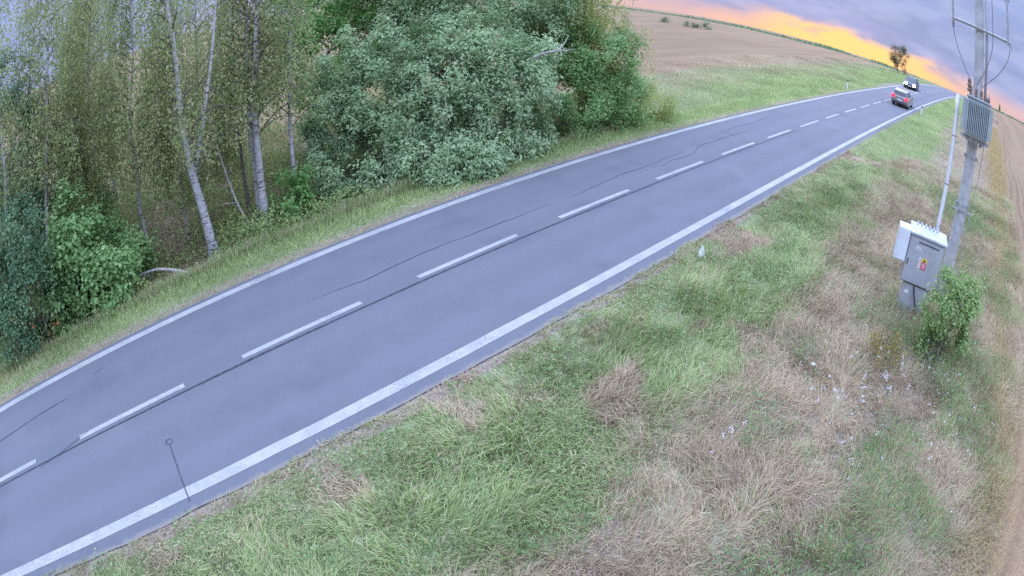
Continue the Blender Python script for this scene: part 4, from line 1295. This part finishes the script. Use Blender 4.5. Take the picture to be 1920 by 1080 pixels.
def car(u, d, heading, label, colour, front_lit):
    v = vc(u) + d; x, y = xy(u, v)
    z = float(prof(u) - .0175 * v)
    t = thing('car', (x, y, z), label, 'car', None)
    # forward axis: along +u (1) or -u (-1), following the slope
    sl = math.atan(float(prof(u + 1) - prof(u - 1)) / 2)
    t.rotation_euler = (0, -sl * heading, math.atan2(T[1] * heading, T[0] * heading))
    paint = plain('car_paint', colour, .32, metal=.25, var=.03, spec=.5)
    # side profile, x forward, origin at the middle of the wheelbase
    low = [(-2.05, .38), (-2.12, .62), (-2.08, .95), (-1.95, 1.02), (1.0, .98), (1.75, .86), (2.06, .66), (2.1, .40), (1.9, .22), (-1.9, .24)]
    def loft(profile, secs):
        """profile in x,z; secs: (y, inset)"""
        mb = MB(); n = len(profile); V = []
        c = np.mean(profile, 0)
        for yy, s in secs:
            for (px, pz) in profile:
                V.append((c[0] + (px - c[0]) * s, yy, c[1] + (pz - c[1]) * s))
        k = len(secs)
        F = [(i * n + j, i * n + (j + 1) % n, (i + 1) * n + (j + 1) % n, (i + 1) * n + j) for i in range(k - 1) for j in range(n)]
        F += [tuple(range(n))[::-1], tuple((k - 1) * n + j for j in range(n))]
        return mb.add(V, F)
    loft(low, [(-.90, .95), (-.86, .985), (-.7, 1), (.7, 1), (.86, .985), (.90, .95)]).build('body', paint, t, bevel=.03)
    # cabin with leaning sides
    cabp = [(-1.98, 1.0), (-1.78, 1.44), (-1.45, 1.52), (.05, 1.50), (.98, .98)]
    V = []
    for yy, top in ((-1, .62), (1, .62)):
        for (px, pz) in cabp:
            k = (pz - .98) / .54
            V.append((px, yy * (.80 - .17 * k), pz))
    mb = MB(); n = len(cabp)
    mb.add(V, [(j, (j + 1) % n, n + (j + 1) % n, n + j) for j in range(n)] + [tuple(range(n))[::-1], tuple(n + j for j in range(n))])
    mb.build('cabin', paint, t, bevel=.03)
    def quad(name, pts, mat, parent=t, thick=.012):
        p = np.array(pts, float); nn = np.cross(p[1] - p[0], p[3] - p[0]); nn /= np.linalg.norm(nn)
        o = MB().add(np.concatenate([p, p + nn * thick]), [(3, 2, 1, 0), (4, 5, 6, 7), (0, 1, 5, 4), (1, 2, 6, 5), (2, 3, 7, 6), (3, 0, 4, 7)])
        return o.build(name, mat, parent)
    quad('rear_window', [(-1.955, .70, 1.06), (-1.955, -.70, 1.06), (-1.80, -.60, 1.40), (-1.80, .60, 1.40)][::-1], M_GLASS, thick=-.012)
    quad('windscreen', [(.93, -.70, 1.02), (.93, .70, 1.02), (.11, .58, 1.46), (.11, -.58, 1.46)], M_GLASS)
    for s in (-1, 1):
        a = [(-1.70, s * .795, 1.06), (-.45, s * .795, 1.06), (-.45, s * .665, 1.44), (-1.58, s * .665, 1.44)]
        b = [(-.38, s * .795, 1.06), (.78, s * .795, 1.06), (.10, s * .665, 1.44), (-.38, s * .665, 1.44)]
        for q in (a, b):
            quad('side_window', q if s < 0 else q[::-1], M_GLASS, thick=.012)
        for wx in (-1.25, 1.32):
            wv = MB().tube([(wx, s * .66, .31), (wx, s * .885, .31)], .31, 20).build('wheel', M_TYRE, t, True)
            MB().tube([(wx, s * .86, .31), (wx, s * .892, .31)], .19, 16).build('rim', M_RIM, wv)
        MB().box((.55, s * .98, 1.03), (.14, .16, .11)).build('mirror', paint, t, bevel=.02)
        tl = MB().box((-2.075, s * .70, .88), (.11, .32, .24))
        tl.build('tail_light', M_RED if front_lit else M_TAIL, t)
        MB().box((2.02, s * .64, .66), (.16, .36, .20)).build('headlight', M_HEAD if front_lit else M_WHITE, t, bevel=.02)
    MB().box((-2.125, 0, .66), (.02, .50, .11)).build('number_plate', M_WHITE, t)
    MB().box((2.115, 0, .46), (.02, .50, .11)).build('number_plate', M_WHITE, t)
    MB().box((-2.10, 0, .36), (.05, 1.5, .12)).build('bumper', M_BLACK, t, bevel=.02)
    MB().box((2.09, 0, .40), (.04, 1.0, .14)).build('grille', M_BLACK, t)
    return t


car(31.0, -1.62, 1, 'grey-beige hatchback driving away uphill with red tail lights lit', (.27, .255, .245), False)
car(52.5, 1.55, -1, 'dark oncoming car near the crest with bright headlights', (.07, .08, .10), True)


# ------------------------------------------------------------------ far things
def far_shrub(u, v, s, label, seed, mat=M_DARK_LEAF, cat='bush', group='bushes in the far field'):
    x, y = xy(u, v)
    r = np.random.default_rng(seed)
    lobes = [(r.normal(0, s * .4), r.normal(0, s * .4), s * r.uniform(.5, .9), s * .7, s * .7, s * .75) for _ in range(4)]
    shrub('far_bush', label, cat, (x, y, gz(x, y)), lobes, mat, seed, 150, s * .28, .8, 3, s * .12, group=group, stems=3, stem_r=.06, shell=.7)


for k, (u_, v_, s_, lb) in enumerate(((62.3, 46.9, .55, 'small bush in the tan field set apart on the side of the wood'),
                                      (61.3, 41.6, .45, 'first bush, nearest the wood, of the close row in the tan field'),
                                      (61.2, 40.4, .40, 'second bush from the wood in the close row in the tan field'),
                                      (62.0, 39.6, .50, 'third bush from the wood in the close row in the tan field'),
                                      (62.9, 38.6, .75, 'largest bush, at the sunset end of the close row in the tan field'))):
    far_shrub(u_, v_, s_, lb, 400 + k)


def spruce(u, v, h, label, seed):
    x, y = xy(u, v)
    t = thing('far_spruce', (x, y, gz(x, y) - .3), label, 'tree', 'spruces on the right-hand horizon')
    r = np.random.default_rng(seed)
    n = 700
    k = r.uniform(0, 1, n) ** .8
    a = r.uniform(0, 6.3, n); rad = h * .22 * (1 - k) * r.uniform(.5, 1.1, n)
    C = np.stack([np.cos(a) * rad, np.sin(a) * rad, h * (.08 + .92 * k)], 1)
    leaf_object('crown', C, h * .07, .6, M_DARK_LEAF, t, seed, droop=.5)
    MB().tube([(0, 0, 0), (0, 0, h * .9)], [.12, .02], 6).build('trunk', M_BARK_DARK, t)


spruce(150, -18.5, 3.0, 'pointed spruce on the horizon, closer to the transformer', 501)
spruce(150, -29.0, 2.8, 'pointed spruce on the horizon, closer to the picture edge', 502)


def treeline():
    r = np.random.default_rng(600)
    n = 26000
    u = np.where(r.uniform(size=n) < .75, r.uniform(100, 330, n), r.uniform(100, 260, n))
    side = r.uniform(size=n) < .82
    v = np.where(side, 20 + (u - 60) * r.uniform(.15, 1.6, n), -14 - r.uniform(0, 60, n))
    uu = np.where(side, 118 + 60 * r.uniform(size=n) ** .5, 135 + r.normal(0, 3, n))
    v = np.where(side, uu * 0 + r.uniform(12, 190, n), v)
    f = fnoise(v * .09, uu * .02, 7)
    hh = np.where(side, 1.1 * sm(.45, .8, f) + .12, .45 * sm(.4, .8, f) + .08)
    C = P3(uu, v, 0); C[:, 2] += hh * r.uniform(0, 1, n) ** .8
    o = leaf_object('far_treeline', C, .55, .8, M_DARK_LEAF, None, 601)
    tag(o, 'thin dark line of far hedges along the horizon under the sunset', 'treeline', kind='stuff')


treeline()
